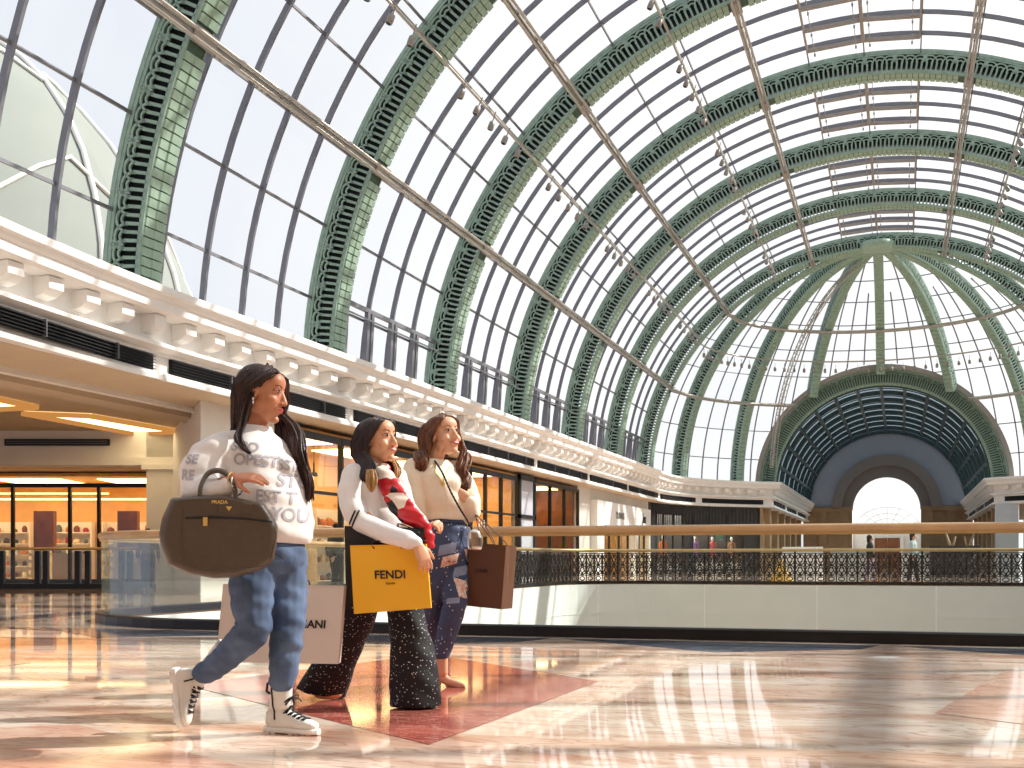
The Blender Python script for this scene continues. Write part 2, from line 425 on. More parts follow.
hub = MB(); hub.lathe([(.2, -.2), (.8, -.15), (.95, 0), (.95, .3), (.1, .5)], n=24)
o = hub.build('dome_hub', 'green_lt'); o.location = (0, Y7+.3, ZS+(R-.75)*H); tag(o, 'round green hub at the crown where the dome ribs meet', 'hub')
dg_ = MB(); dg_.smooth = True
NU, NV = 40, 90
vs = {}; 
def outside(p): return not (p.y > YA-.05 and hypot(p.x, (p.z-ZS)/H) < RA)
for i in range(NV):
    for j in range(NU):
        az0, az1 = pi*i/NV, pi*(i+1)/NV; e0, e1 = radians(-5)+radians(95)*j/NU, radians(-5)+radians(95)*(j+1)/NU
        q = [domep(R+.02, e, z_) for e, z_ in ((e0, az0), (e0, az1), (e1, az1), (e1, az0))]
        c = sum(q, V())/4
        if outside(c): dg_.add(q, [(0, 1, 2, 3)])
dome = struct(dg_.build('ceiling_dome', 'gvault', fix=False))
dm = MB()
for e in [8.1*n for n in range(1, 11)]:
    pts = []
    for i in range(0, 181, 2):
        q = domep(R-.03, radians(e), radians(i))
        if outside(q): pts.append(q)
        else:
            if len(pts) > 1: dm.tube(pts, .03, 4)
            pts = []
    if len(pts) > 1: dm.tube(pts, .035, 4)
allaz = [0]+AZ+[180]
for i in range(8):
    for j in (1, 2, 3):
        if i in (3, 4) and j == 9: continue
        az = radians(allaz[i]+(allaz[i+1]-allaz[i])*j/4); pts = []
        for e in range(-4, 80 if j == 2 else 62, 2):
            q = domep(R-.05, radians(e), az)
            if outside(q): pts.append(q)
        if len(pts) > 1: dm.tube(pts, .045, 4)
o = dm.build('glazing_bar', 'mull', dome, fix=False); o['kind'] = 'stuff'
for e, r_, nm in ((25, .11, 'lower'), (49.5, .12, 'upper'), (39, .05, 'spotlight')):
    runs = [[]]
    for i in range(0, 181, 3):
        q = domep(RR if nm != 'spotlight' else RR+.1, radians(e), radians(i))
        if hypot(q.x, (q.z-ZS)/H) > RA+.0 or q.y < YA-1: runs[-1].append(q)
        elif runs[-1]: runs.append([])
    runs = [r for r in runs if len(r) > 1]
    for ri, r in enumerate(runs):
        b = MB(); b.tube(r, r_, 6); o = b.build('ring_rail', 'rail')
        tag(o, 'curved taupe %s ring rail inside the dome%s' % (nm, '' if len(runs) == 1 else [', left of the apse arch', ', right of the apse arch'][ri]), 'rail')
    if nm == 'spotlight':
        for i in range(6, 176, 4):
            q = domep(RR, radians(e), radians(i))
            s_ = link('spotlight', spot_me); s_.location = q-V((0, 0, .55)); link('lens', lens_me, s_)
            tag(s_, 'small grey spotlight hanging from the ring rail inside the dome', 'spotlight', 'dome spotlights')
# cable ladder / service gantry in the dome, left of centre
b = MB(); az = radians(57)
for da in (-.6, .6):
    b.tube([domep(R-1.0, radians(e), az+radians(da)) for e in range(6, 84, 3)], .035, 4)
    b.tube([domep(R-1.35, radians(e), az+radians(da)) for e in range(6, 84, 3)], .035, 4)
for e in range(6, 83, 2):
    q = [domep(R-1.0, radians(e), az-radians(.6)), domep(R-1.0, radians(e), az+radians(.6)), domep(R-1.35, radians(e), az-radians(.6)), domep(R-1.35, radians(e+2), az-radians(.6)), domep(R-1.35, radians(e), az+radians(.6))]
    b.bar(q[0], q[1], .04); b.bar(q[0], q[2], .03); b.bar(q[0], q[3], .03); b.bar(q[1], q[4], .03)
o = b.build('maintenance_ladder', 'rail'); tag(o, 'curved lattice maintenance ladder following the inside of the dome, left of centre', 'ladder')

# ------------------------------------------------------------------ apse arch and hall barrel
t = thing('apse_arch', 'smaller green openwork arch framing the far barrel hall', 'arch', (0, YA, 0))
wm = make_web(RA, 1.0, .36, T0, T1, .05).mesh('openwork', 'green'); link('openwork', wm, t)
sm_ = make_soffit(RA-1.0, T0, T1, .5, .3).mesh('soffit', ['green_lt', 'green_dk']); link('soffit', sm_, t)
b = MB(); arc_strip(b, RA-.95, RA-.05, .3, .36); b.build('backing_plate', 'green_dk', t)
b = MB(); arc_strip(b, RA, RA+.3, -.3, .3); b.build('outer_flange', 'mull_w', t)
YE = 114
b = MB(); RB = 6.95
LA = [i*180/14 for i in range(15)]
nb = 8; dyb = (YE-YA-.5)/nb
for k in range(nb+1):
    y = YA+.5+k*dyb; arc_strip(b, RB-.2, RB+.1, y-.12, y+.12, n=56)
for a in LA:
    p = arcp(RB-.12, radians(a)); b.bar((p.x, YA+.5, p.z), (p.x, YE, p.z), .2, .2)
for k in range(nb):
    for j in range(1, 3):
        y = YA+.5+k*dyb+j*dyb/3; arc_strip(b, RB+.04, RB+.1, y-.05, y+.05, n=56)
o = struct(b.build('ceiling_hall', 'teal', fix=False))
b = MB(); b.grid(lambda u, v: arcp(RB+.12, T0+(T1-T0)*u, YA+.5+(YE-YA-.5)*v), 48, 1); b.smooth = True
g = b.build('hall_glazing', glass('tinted_hall_glass', (.34, .42, .46), .03), o, fix=False)
# lunette wall with arch opening
def ring_wall(mb, r0, r1, y, th, n=48, z0=None, cz=ZS):
    arc_strip(mb, r0, r1, y, y+th, 0, pi, n, 1.0, cz)
b = MB(); ring_wall(b, 4.4, 7.3, YE, .3); w = struct(b.build('wall_far', 'grey_wall'))
b = MB(); ring_wall(b, 3.85, 4.75, YE-.4, .45, cz=ZS-.1); ring_wall(b, 2.95, 4.4, YE+.05, .5, cz=ZS-.3); part(b.build('arch_surround', 'taupe'), w)
b = MB(); b.box(-7.4, -3.0, YE+.02, YE+.4, 0, ZS); b.box(3.0, 7.4, YE+.02, YE+.4, 0, ZS)
b.box(-7.4, -3.1, YE-.25, YE, ZS-.45, ZS-.05); b.box(3.1, 7.4, YE-.25, YE, ZS-.45, ZS-.05)
for x in (-5.6, -3.7, 3.7, 5.6): b.box(x-.35, x+.35, YE-.2, YE, 0, ZS-.45)
part(b.build('lower_wall', 'tan_wall'), w)
# beyond the arch: white room open to the daylight
b = MB(); b.box(-3.3, 3.3, YE+8, YE+8.2, 0, 3.6); b.box(-3.4, -3.2, YE+.6, YE+8, 0, 5.4); b.box(3.2, 3.4, YE+.6, YE+8, 0, 5.4)
struct(b.build('wall_beyond', 'white'))
b = MB()
for r_ in (1.6, 2.3, 3.1): b.tube([(r_*cos(pi*i/20), YE+7.8, 3.6+r_*.75*sin(pi*i/20)) for i in range(21)], .05, 5)
for i in range(1, 8): b.bar((0, YE+7.8, 3.6), (3.1*cos(pi*i/8), YE+7.8, 3.6+2.3*sin(pi*i/8)), .05)
tag(b.build('fanlight', 'white'), 'pale semicircular fanlight grille beyond the far arch', 'window grille')
t = thing('double_door', 'dark double door at the end of the far hall', 'door', (0, YE+7.9, 0))
for s in (-1, 1):
    q = MB(); q.box(.03 if s > 0 else -1.15, 1.15 if s > 0 else -.03, -.1, 0, 0, 2.9); l = q.build('door_leaf', 'brown', t)
    q = MB(); q.box(s*.15-.03 if s < 0 else .15, s*.15 if s < 0 else .18, -.16, -.1, 1.0, 1.5); q.build('handle', 'brass', l)
for s in (-1, 1): 
    q = MB(); q.box(s*1.35-.15, s*1.35+.15, -.15, 0, 0, 3.1); q.build('door_post', 'white', t)
# ------------------------------------------------------------------ cornice
XV = 12.6; XH = 6.9; phc = math.acos(XH/XV); YC = Y7+sqrt(XV*XV-XH*XH)
def frames(side, r=XV, ya=6.0, arcn=26, xh=XH, yend=YE):
    fr = [((-r+.0086*(21-y)**2, y), (1, 0)) for y in [ya+(21-ya)*i/8 for i in range(8)]]+[((-r, 21), (1, 0)), ((-r, Y7), (1, 0))]
    pc = math.acos(xh/r)
    for i in range(1, arcn): a = pc*i/arcn; fr.append(((-r*cos(a), Y7+r*sin(a)), (cos(a), -sin(a))))
    b = V((cos(pc)+1, -sin(pc))).normalized(); k = 1/b.x
    fr.append(((-xh, Y7+r*sin(pc)), (b.x*k, b.y*k))); fr.append(((-xh, yend), (1, 0)))
    if side > 0: fr = [((-p[0], p[1]), (-n[0], n[1])) for p, n in fr]
    return fr
prof = [(-2.2, 5.93), (.56, 5.99), (.6, 5.97), (.6, 5.84), (.54, 5.82), (.5, 5.76), (.44, 5.72), (.44, 5.56), (.36, 5.52), (-.05, 5.50), (-.05, 5.06), (.08, 5.04), (.2, 4.99), (.2, 4.93), (.1, 4.90), (0, 4.86), (0, 4.80), (-.08, 4.80), (-.08, 4.48), (0, 4.48), (0, 4.42), (.08, 4.40), (.08, 4.31), (-2.2, 4.31)]
for side, nm in ((-1, 'trim_left'), (1, 'trim_right')):
    b = MB(); fr = frames(side); b.sweep(prof, fr)
    # modillion blocks
    def blk(p, n, w=.27):
        n = V((n[0], n[1], 0)).normalized(); tt = V((-n.y, n.x, 0))
        P = V((p[0], p[1], 0))
        c0 = P-n*.05; pts = [(0, 5.5), (.34, 5.5), (.34, 5.3), (.2, 5.2), (0, 5.16)]
        b.add([c0+tt*(s_*w*.68)+n*o_+V((0, 0, z_)) for s_ in (-1, 1) for o_, z_ in pts], [tuple(range(5)), tuple(range(9, 4, -1))]+[(i, (i+1) % 5, 5+(i+1) % 5, 5+i) for i in range(5)])
    sg = 1 if side > 0 else -1
    y = Y0-11*1.06+.53
    while y < Y7: blk((sg*(XV-.0086*max(0, 21-y)**2), y), (-sg, 0)); y += 1.061
    a = .04
    while a < phc-.03: blk((sg*XV*cos(a), Y7+XV*sin(a)), (-sg*cos(a), -sin(a))); a += 1.0/XV
    y = YC+.9
    while y < YE-.3: blk((sg*XH, y), (-sg, 0)); y += 1.061
    struct(b.build(nm, 'plaster'))
def vent(p0, p1, label, n, zc=4.64, h=.15, group='louvred vents under the cornice', loc=None):
    p0 = V((*p0, zc)); p1 = V((*p1, zc)); n = V((*n, 0)); t = thing('vent_grille', label, 'vent', p0, 0, group)
    d = (p1-p0); L = d.length; dn = d.normalized()
    b = MB(); b.obox(d/2-n*.06, dn*L/2, n*.02, (0, 0, h)); b.build('backing', 'black', t)
    b = MB()
    for i in range(5):
        z = -h+2*h*(i+.5)/5; b.obox(d/2+V((0, 0, z))-n*.01, dn*L/2, n*.035+V((0, 0, -.012)), V((0, 0, .006)))
    b.build('louver_blades', 'louver', t)
    q = 2.2
    while q < L: b = MB(); b.obox(dn*q-n*.0, dn*.012, n*.04, (0, 0, h)); b.build('divider', 'mull', t); q += 2.2
ordn = ['first', 'second', 'third', 'fourth', 'fifth', 'sixth', 'seventh', 'eighth', 'ninth']
for k in range(-1, 6):
    vent((-XV+.0086*max(0, 21-Y0-k*PY)**2, Y0+k*PY+.28), (-XV+.0086*max(0, 21-Y0-(k+1)*PY)**2, Y0+(k+1)*PY-.28), 'long black louvred vent under the left cornice, %s from the left edge' % ordn[k+1], (1, 0))
dA = (phc-.04)/2
for j in range(2):
    for sg, nm in ((-1, 'left'), (1, 'right')):
        a0, a1 = .03+j*dA+.01, .03+(j+1)*dA-.05
        for q in range(3):
            pass
        t0_, t1_ = a0, a1
        m = MB(); t = thing('vent_grille', 'curved black louvred vent under the dome cornice, %s side, %s the hall corner' % (nm, ['farther from', 'nearer to'][j]), 'vent', (0, 0, 0), 0, 'louvred vents under the cornice')
        for q in range(12):
            aa, bb = t0_+(t1_-t0_)*q/12, t0_+(t1_-t0_)*(q+1)/12
            P = [V((sg*(XV+.05)*cos(x), Y7+(XV+.05)*sin(x), 4.64)) for x in (aa, bb)]
            m.bar(P[0], P[1], .03, .3)
        m.build('backing', 'black', t)
        m = MB()
        for z in (-.12, -.06, 0, .06, .12):
            m.tube([(sg*XV*cos(t0_+(t1_-t0_)*q/12), Y7+XV*sin(t0_+(t1_-t0_)*q/12), 4.64+z) for q in range(13)], .015, 4)
        m.build('louver_blades', 'louver', t)
for sg, nm in ((-1, 'left'), (1, 'right')):
    for j in range(3):
        y = YC+1+j*10; vent((sg*XH, y), (sg*XH, y+8), 'black louvred vent under the %s cornice of the far hall, %s from the corner' % (nm, ordn[j]), (-sg, 0))
# parapet wall under the glass (ribs stand behind the cornice)
b = MB()
for sg in (-1, 1): b.box(sg*14.35-.1, sg*14.35+.1, YB, Y7, 4.2, 5.9)
struct(b.build('wall_parapet', 'plaster_w'))

# ------------------------------------------------------------------ soffits and left passage
b = MB()
b.box(-14.9, -12.55, 4, 76, 4.3, 4.36); b.box(12.55, 40, 4, 76, 4.3, 4.36)
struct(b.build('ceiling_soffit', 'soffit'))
def obx(mb, xr0, xr1, d0, d1, z0, z1):
    a, c_, e = cpt(xr0, d0, z0), cpt(xr1, d1, z1), None
    rx = V((cos(YAW), sin(YAW), 0)); fw = V((-sin(YAW), cos(YAW), 0))
    mb.obox((a+c_)/2, rx*(xr1-xr0)/2, fw*(d1-d0)/2, (0, 0, (z1-z0)/2))
b = MB()
poly = [(-14.9, 2), (-14.9, 27), (-16.8, 29.0)]
c1 = cpt(-34, 33.4); c2 = cpt(-9.2, 33.4)
vs = [(-14.85, -2, 4.36), (-14.85, 26.5, 4.36), (c2.x, c2.y, 4.36), (c1.x, c1.y, 4.36), (-45, -2, 4.36)]
b.add(vs+[(x, y, 4.8) for x, y, z in vs], [(0, 1, 2, 3, 4), (5, 9, 8, 7, 6)]+[(i, (i+1) % 5, 5+(i+1) % 5, 5+i) for i in range(5)])
b.box(-15.5, -14.8, -2, 26.5, 4.16, 4.37)
obx(b, -34, -9.0, 33.5, 46, 3.75, 3.85)
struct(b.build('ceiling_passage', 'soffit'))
# fascia beam across the passage, with slot vent
b = MB(); obx(b, -34, -9.41, 33, 33.5, 3.5, 4.5); obx(b, -34, -9.35, 32.93, 33, 3.5, 3.62); obx(b, -34, -9.35, 32.93, 33.6, 3.40, 3.5)
struct(b.build('wall_passage', 'plaster_w'))
t = thing('slot_vent', 'long thin dark slot vent in the white fascia at far left', 'vent', cpt(-12.6, 32.9, 4.03), YAW)
q = MB(); q.box(-1.45, 1.45, 0, .1, -.09, .09); q.build('slot', 'black', t)
q = MB(); 
for z in (-.03, .03): q.box(-1.4, 1.4, -.02, .0, z-.008, z+.008)
q.build('louver_blades', 'mull', t)
# corner pilaster
A_ = cpt(-10.15, 33); B_ = cpt(-9.41, 33); C_ = V((-13.4, 22.8, 0)); D_ = V((-14.2, 24.4, 0)); E_ = cpt(-10.15, 34.2)
b = MB()
def prism(mb, pts, z0, z1):
    n = len(pts); mb.add([(p[0], p[1], z0) for p in pts]+[(p[0], p[1], z1) for p in pts], [tuple(range(n))[::-1], tuple(range(n, 2*n))]+[(i, (i+1) % n, n+(i+1) % n, n+i) for i in range(n)])
prism(b, [A_, B_, C_, V((-13.4, 26.8, 0)), cpt(-9.3, 35)], 0, 4.6)
obx(b, -10.25, -9.3, 32.88, 33.05, 3.28, 3.42); obx(b, -10.22, -9.34, 32.92, 33.05, 0, .3)
struct(b.build('wall_pilaster', 'plaster_w'))
# ceiling light coffers
for i, (pp, lab) in enumerate((([(24, 412), (90, 414.5), (182, 430.5), (136, 432.8)], 'long warm ceiling light recessed above the left passage, nearer the pilaster'), ([(-60, 392), (-8, 396), (36, 405.5), (-12, 408)], 'warm ceiling light recessed above the left passage, cut by the left edge'))):
    t = thing('ceiling_light', lab, 'ceiling light', (0, 0, 0), 0, 'passage ceiling lights')
    P = []
    for x, y in pp:
        d = (4.33-CH)*F/(559.7-y); P.append(cpt((x-512)/F*d, d, 4.33))
    c = sum(P, V())/4
    q = MB(); q.add([p for p in P]+[p+V((0, 0, .02)) for p in P], [(0, 1, 2, 3), (7, 6, 5, 4)]+[(k, (k+1) % 4, 4+(k+1) % 4, 4+k) for k in range(4)]); q.build('diffuser', 'lamp_s', t)
    q = MB()
    for k in range(4): a_, b_ = P[k], P[(k+1) % 4]; q.bar(a_-V((0, 0, .04)), b_-V((0, 0, .04)), .17, .1)
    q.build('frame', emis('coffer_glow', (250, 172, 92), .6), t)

# ------------------------------------------------------------------ shops
def T(o, u, n):      # local frame: x along the front, y into the shop, z up
    u = V((*u, 0)).normalized(); n = V((*n, 0)).normalized(); o = V((*o, 0))
    return Matrix(((u.x, n.x, 0, o.x), (u.y, n.y, 0, o.y), (0, 0, 1, 0), (0, 0, 0, 1)))
def lobj(name, mb, m, mx, parent=None, lab=None, cat=None, grp=None, st=False):
    me = mb.mesh(name, m); me.transform(mx)
    bm = bmesh.new(); bm.from_mesh(me); bmesh.ops.recalc_face_normals(bm, faces=bm.faces); bm.to_mesh(me); bm.free()
    o = link(name, me, parent)
    if lab: tag(o, lab, cat, grp)
    if st: struct(o)
    return o
def shop_room(nm, mx, L, D, Hh, wall, light, lightm='lamp_w', floor_m='tan_wall', nl=3):
    b = MB(); th = .1
    b.box(0, L, D, D+th, 0, Hh); b.box(0, th, .2, D, 0, Hh); b.box(L-th, L, .2, D, 0, Hh); b.box(0, L, .1, D, Hh, Hh+.1)
    lobj(nm, b, wall, mx, st=True)
    for i in range(nl):
        x = L*(i+.5)/nl; q = MB(); q.box(x-L/nl*.32, x+L/nl*.32, D*.25, D*.75, Hh-.04, Hh-.01)
        lobj('light_panel', q, lightm, mx, None, 'glowing ceiling panel inside the %s' % light, 'ceiling light', 'ceiling panels of the %s' % light)
def shop_front(name, lab, mx, L, Hh, xs, frame='black', transoms=(), kick=.12, cat='shop front', th=.1, top=.25, g='gshop'):
    t = thing(name, lab, cat)
    b = MB(); b.box(0, L, -.06, .06, Hh-top, Hh); b.box(0, L, -.06, .06, 0, kick)
    for x in xs: b.box(x-th/2, x+th/2, -.07, .07, 0, Hh)
    for z in transoms: b.box(0, L, -.05, .05, z-.04, z+.04)
    lobj('frame', b, frame, mx, t)
    xs = sorted(xs)
    for a_, b_ in zip(xs[:-1], xs[1:]):
        if b_-a_ > .3: q = MB(); q.box(a_+th/2, b_-th/2, -.006, .006, kick, Hh-top); lobj('glass_pane', q, g, mx, t)
    return t
MXL = lambda y: T((-13.3, y), (0, 1), (-1, 0))
GOODC = [mat('goods_%d' % i, c, .6, 0, .2, 9) for i, c in enumerate([(200, 120, 60), (232, 214, 180), (120, 60, 40), (60, 50, 46), (210, 170, 120), (160, 40, 36), (236, 232, 224), (90, 100, 110)])]
def shelf_unit(mx, x, y, w, nsh, hh, lab, grp, m='white', dens=4, z0=.1):
    t = thing('display_shelf', lab, 'shelf', mx @ V((x, y, 0)), 0, grp)
    b = MB(); b.box(x-w/2, x+w/2, y, y+.04, 0, hh); b.box(x-w/2, x-w/2+.04, y-.4, y, 0, hh); b.box(x+w/2-.04, x+w/2, y-.4, y, 0, hh)
    part(lobj('carcass', b, m, mx), t)
    for i in range(nsh):
        z = z0+(hh-z0)*i/nsh; b = MB(); b.box(x-w/2+.04, x+w/2-.04, y-.4, y, z, z+.03); part(lobj('shelf_board', b, m, mx), t)
        for k in range(dens):
            gx = x-w/2+.1+(w-.2)*(k+.5)/dens; s = random.uniform(.5, .9)*(w/dens)*.4; h = random.uniform(.12, .3)
            g = MB(); g.lathe([(s*.8, 0), (s, h*.15), (s*.95, h*.7), (s*.5, h*.9), (s*.45, h)], (gx, y-.2, z+.03), 8)
            lobj('shop_item', g, random.choice(GOODC), mx, None, 'small item displayed on a shelf of the %s' % grp, 'shop goods', 'goods on the '+grp)
# shop A: glazed, behind the women
yA0, yA1 = 26.8, 45.2; mA = MXL(yA0); LA_ = yA1-yA0
shop_room('wall_shop_amber', mA, LA_, 3.1, 4.1, 'warm_wall', 'amber-lit shop behind the women', 'lamp_w', nl=4)
ysA = [0, 2.7, 5.2, 8.0, 10.8, 13.0, 14.6, 16.4, LA_]
shop_front('storefront', 'dark framed glass shop front with amber light, behind the three women', mA, LA_, 4.1, ysA, 'black', (2.55,), top=.18)
for i, x in enumerate((1.8, 4.4, 7.4, 10.2, 13.0, 15.6)): shelf_unit(mA, x, 3.05, 2.0, 4, 2.4, 'pale display shelf against the back wall of the amber shop, %s from left' % ordn[i], 'amber shop shelves', 'white')
for i, x in enumerate((1.2, 1.9, 4.2, 8.4, 12.1, 12.8)):
    q = MB(); q.lathe([(.02, .4), (.03, .12), (.1, .1), (.12, 0)], (x, 1.6, 3.2), 10); q.bar((x, 1.6, 3.55), (x, 1.6, 4.1), .015)
    lobj('pendant_lamp', q, 'black', mA, None, 'small black pendant spotlight inside the amber shop', 'lamp', 'pendants of the amber shop')
# sign lettering glowing in the shop between third woman and pillar
lettering('shop_sign_text', 'LLL', .55, M['white'], mA @ Matrix.Translation((14.0, -.1, 2.0)) @ Matrix.Rotation(pi/2, 4, 'X'), None, .01)
o = bpy.data.objects['shop_sign_text']; tag(o, 'white script lettering on the shop glass right of the third woman', 'shop lettering')
# grey pillar with black frames
b = MB(); b.box(0, 2.3, -.05, .5, 0, 4.2); lobj('wall_column', b, 'grey_wall', MXL(45.2), st=True)
b = MB(); b.box(0, .25, -.12, .0, 0, 4.2); b.box(2.05, 2.3, -.12, 0, 0, 4.2); b.box(0, 2.3, -.12, 0, 2.45, 2.6); b.box(0, 2.3, -.12, 0, 4.0, 4.2)
lobj('pillar_frame', b, 'black', MXL(45.2), None, 'black metal frame around the narrow grey stone pillar between two shops', 'frame')
# shop B: brown
mB = MXL(47.6); shop_room('wall_shop_brown', mB, 7.0, 3.2, 4.1, 'brown', 'brown-panelled shop', 'lamp_w', nl=2)
shop_front('storefront', 'three-bay shop front with glowing orange-brown interior, right of the grey pillar', mB, 7.0, 4.1, [0, 2.3, 4.6, 7.0], 'black', (1.9,), top=.12)
for i, x in enumerate((1.2, 3.5, 5.8)):
    q = MB(); q.box(x-.8, x+.8, 2.6, 2.7, 2.2, 3.6); lobj('wall_panel', q, ['warm_wall', 'goods_0' if False else 'tan_wall', 'white'][i], mB, None, 'pale backlit panel hung high inside the brown shop, %s of three' % ['left', 'middle', 'right'][i], 'wall panel')
    shelf_unit(mB, x, 3.1, 1.7, 3, 1.7, 'low shelf of goods inside the brown shop, %s' % ['left', 'middle', 'right'][i], 'brown shop shelves', 'brown')
# C: pale stone front with two portals
mC = MXL(54.6); LC = Y7-54.6
b = MB(); b.box(0, 2.5, 0, .4, 0, 4.3); b.box(2.5, LC, 0, .4, 3.3, 4.3); b.box(LC-.9, LC, 0, .4, 0, 3.3)
lobj('wall_stone', b, 'stone', mC, st=True)
shop_room('wall_shop_stone', T((-13.75, 57.1), (0, 1), (-1, 0)), 13.2, 3, 3.3, 'tan_wall', 'pale stone shop', 'lamp_w', nl=3)
for i, (x0, x1, txt, lab) in enumerate(((2.5, 11.2, 'UTERQUE', 'white shop portal with a wide dark doorway and spaced capitals sign'), (11.6, 15.6, 'Juz', 'narrow white shop portal with black script sign, right of the wide one'))):
    t = thing('shop_portal', lab, 'shop portal')
    b = MB(); b.box(x0, x1, -.35, 0, 2.55, 3.75); b.box(x0, x0+.5+.9*(i == 0), -.35, 0, 0, 2.55); b.box(x1-.5, x1, -.35, 0, 0, 2.55)
    lobj('surround', b, 'white', mC, t)
    q = MB(); n = 3 if i == 0 else 2; xa, xb = x0+.5+.9*(i == 0), x1-.5
    for k in range(n+1): xx = xa+(xb-xa)*k/n; q.box(xx-.06, xx+.06, -.1, 0, 0, 2.55)
    q.box(xa, xb, -.1, 0, 2.43, 2.55); lobj('door_frame', q, 'black', mC, t)
    q = MB(); q.box(xa, xb, -.04, -.03, 0, 2.5); lobj('glass_pane', q, 'gshop', mC, t)
    if i == 0:
        lettering('sign_text', 'OUNASS', .5, M['black'], mC @ Matrix.Translation(((x0+x1)/2+.6, -.37, 3.1)) @ Matrix.Rotation(pi/2, 4, 'X'), t, .006, spacing=1.1)
    else: lettering('sign_text', 'Juu', .8, M['black'], mC @ Matrix.Translation(((x0+x1)/2, -.37, 3.15)) @ Matrix.Rotation(pi/2, 4, 'X'), t, .012, shear=.3)
# D: dark shop on the curved drum wall
RD = 13.3; phD = math.acos(7.6/RD)
def dpt(a, r=RD, z=0): return V((-r*cos(a), Y7+r*sin(a), z))
b = MB(); b.sweep([(-.1, 0), (.05, 0), (.05, 4.31), (-.1, 4.31)], [((dpt(a).x, dpt(a).y), (cos(a), -sin(a))) for a in [phD*i/60 for i in range(61)] if a < .06 or .0 < a < .0])
segs = [(0, .05, 0, 4.31), (.05, phD, 3.75, 4.31), (.05, .13, 0, 3.75), (.42, .5, 0, 3.75), (phD-.12, phD, 0, 3.75), (.5, phD-.12, 2.9, 3.75)]
b = MB()
for a0, a1, z0, z1 in segs:
    n = max(2, int((a1-a0)/.03)); b.sweep([(-.1, z0), (.03, z0), (.03, z1), (-.1, z1)], [((dpt(a0+(a1-a0)*i/n).x, dpt(a0+(a1-a0)*i/n).y), (cos(a0+(a1-a0)*i/n), -sin(a0+(a1-a0)*i/n))) for i in range(n+1)])
a = .05
while a < phD:   # ribs of the panelling
    b.bar(dpt(a, RD-.05, 2.9), dpt(a, RD-.05, 4.3), .05); a += .022
struct(b.build('wall_dark_shop', 'char'))
t = thing('storefront', 'charcoal shop front curving under the dome with coloured garments in the window', 'shop front')
b = MB()
for a in (.13, .23, .33, .42, .5, .62, .74, phD-.12): b.bar(dpt(a, RD, 0), dpt(a, RD, 3.75), .12)
for a0, a1, z in ((.13, .42, 3.7), (.5, phD-.12, 2.85), (.13, .42, .1), (.5, phD-.12, .1)): b.tube([dpt(a0+(a1-a0)*i/8, RD, z) for i in range(9)], .07, 4)
b.build('frame', 'black', t)
for a0, a1, h_ in ((.13, .42, 3.7), (.5, phD-.12, 2.85)):
    b = MB(); b.grid(lambda u, v: dpt(a0+(a1-a0)*u, RD-.02, .1+(h_-.1)*v), 8, 1); b.build('glass_pane', 'gshop', t)
b = MB(); b.sweep([(-2.6, 0), (-2.5, 0), (-2.5, 4.2), (-2.6, 4.2)], [((dpt(a).x, dpt(a).y), (cos(a), -sin(a))) for a in [phD*i/24 for i in range(25)]])
b.sweep([(-2.5, 4.1), (-.1, 4.1), (-.1, 4.2), (-2.5, 4.2)], [((dpt(a).x, dpt(a).y), (cos(a), -sin(a))) for a in [phD*i/24 for i in range(25)]])
struct(b.build('wall_dark_shop_back', 'char'))
b = MB(); b.sweep([(-2.2, 4.04), (-.6, 4.04), (-.6, 4.08), (-2.2, 4.08)], [((dpt(a).x, dpt(a).y), (cos(a), -sin(a))) for a in [.12+(phD-.25)*i/24 for i in range(25)]])
tag(b.build('light_panel', 'lamp_c'), 'curved cool ceiling light inside the charcoal shop', 'ceiling light')
def mannequin(p, c, lab, h=1.75, skirt=True):
    t = thing('mannequin', lab, 'mannequin', p, 0, 'mannequins in the charcoal shop window')
    b = MB(); k = h/1.75
    b.lathe([(.02, 0), (.2, 0), (.2, .03), (.02, .04)], n=12); b.lathe([(.02, .03), (.02, .5*k)], n=6); b.lathe([(.05, 1.42*k), (.045, 1.5*k), (.085, 1.58*k), (.095, 1.66*k), (.06, 1.75*k)], n=10); b.build('body', 'white', t)
    g = MB(); g.lathe([(.26, .45*k), (.2, .8*k), (.13, 1.03*k), (.17, 1.25*k), (.19, 1.36*k), (.08, 1.44*k)], n=14)
    for s in (-1, 1): g.tube([(s*.17, 0, 1.36*k), (s*.24, 0, 1.1*k), (s*.2, -.08, .85*k)], [.06, .05, .035], 8)
    g.build('garment', c, t)
b = MB(); b.sweep([(-1.3, 0), (-.2, 0), (-.2, .55), (-1.3, .55)], [((dpt(a).x, dpt(a).y), (cos(a), -sin(a))) for a in [.1+(phD-.18)*i/24 for i in range(25)]])
tag(b.build('window_plinth', 'white'), 'low white display plinth along the charcoal shop window', 'plinth')
cl = [('yellow', (236, 200, 60)), ('orange', (226, 120, 60)), ('lilac', (160, 110, 180)), ('red', (200, 60, 50)), ('brown and beige', (150, 110, 80))]
for i, (n_, c) in enumerate(cl):
    a = [.16, .3, .56, .68, .8][i]; mannequin(dpt(a, RD+.5, .55), mat('garment_'+str(i), c, .8, emit=None), 'mannequin in a %s garment in the charcoal shop window' % n_)
# hall side walls
for sg, nm in ((-1, 'wall_hall_left'), (1, 'wall_hall_right')):
    b = MB()
    b.box(sg*7.7-.1, sg*7.7+.1, YC, YE, 0, 4.31)
    y = YC+1.2
    while y < YE: b.box(min(sg*7.6, sg*7.25), max(sg*7.6, sg*7.25), y, y+.9, 0, 4.31); y += 5.2
    struct(b.build(nm, 'tan_wall'))
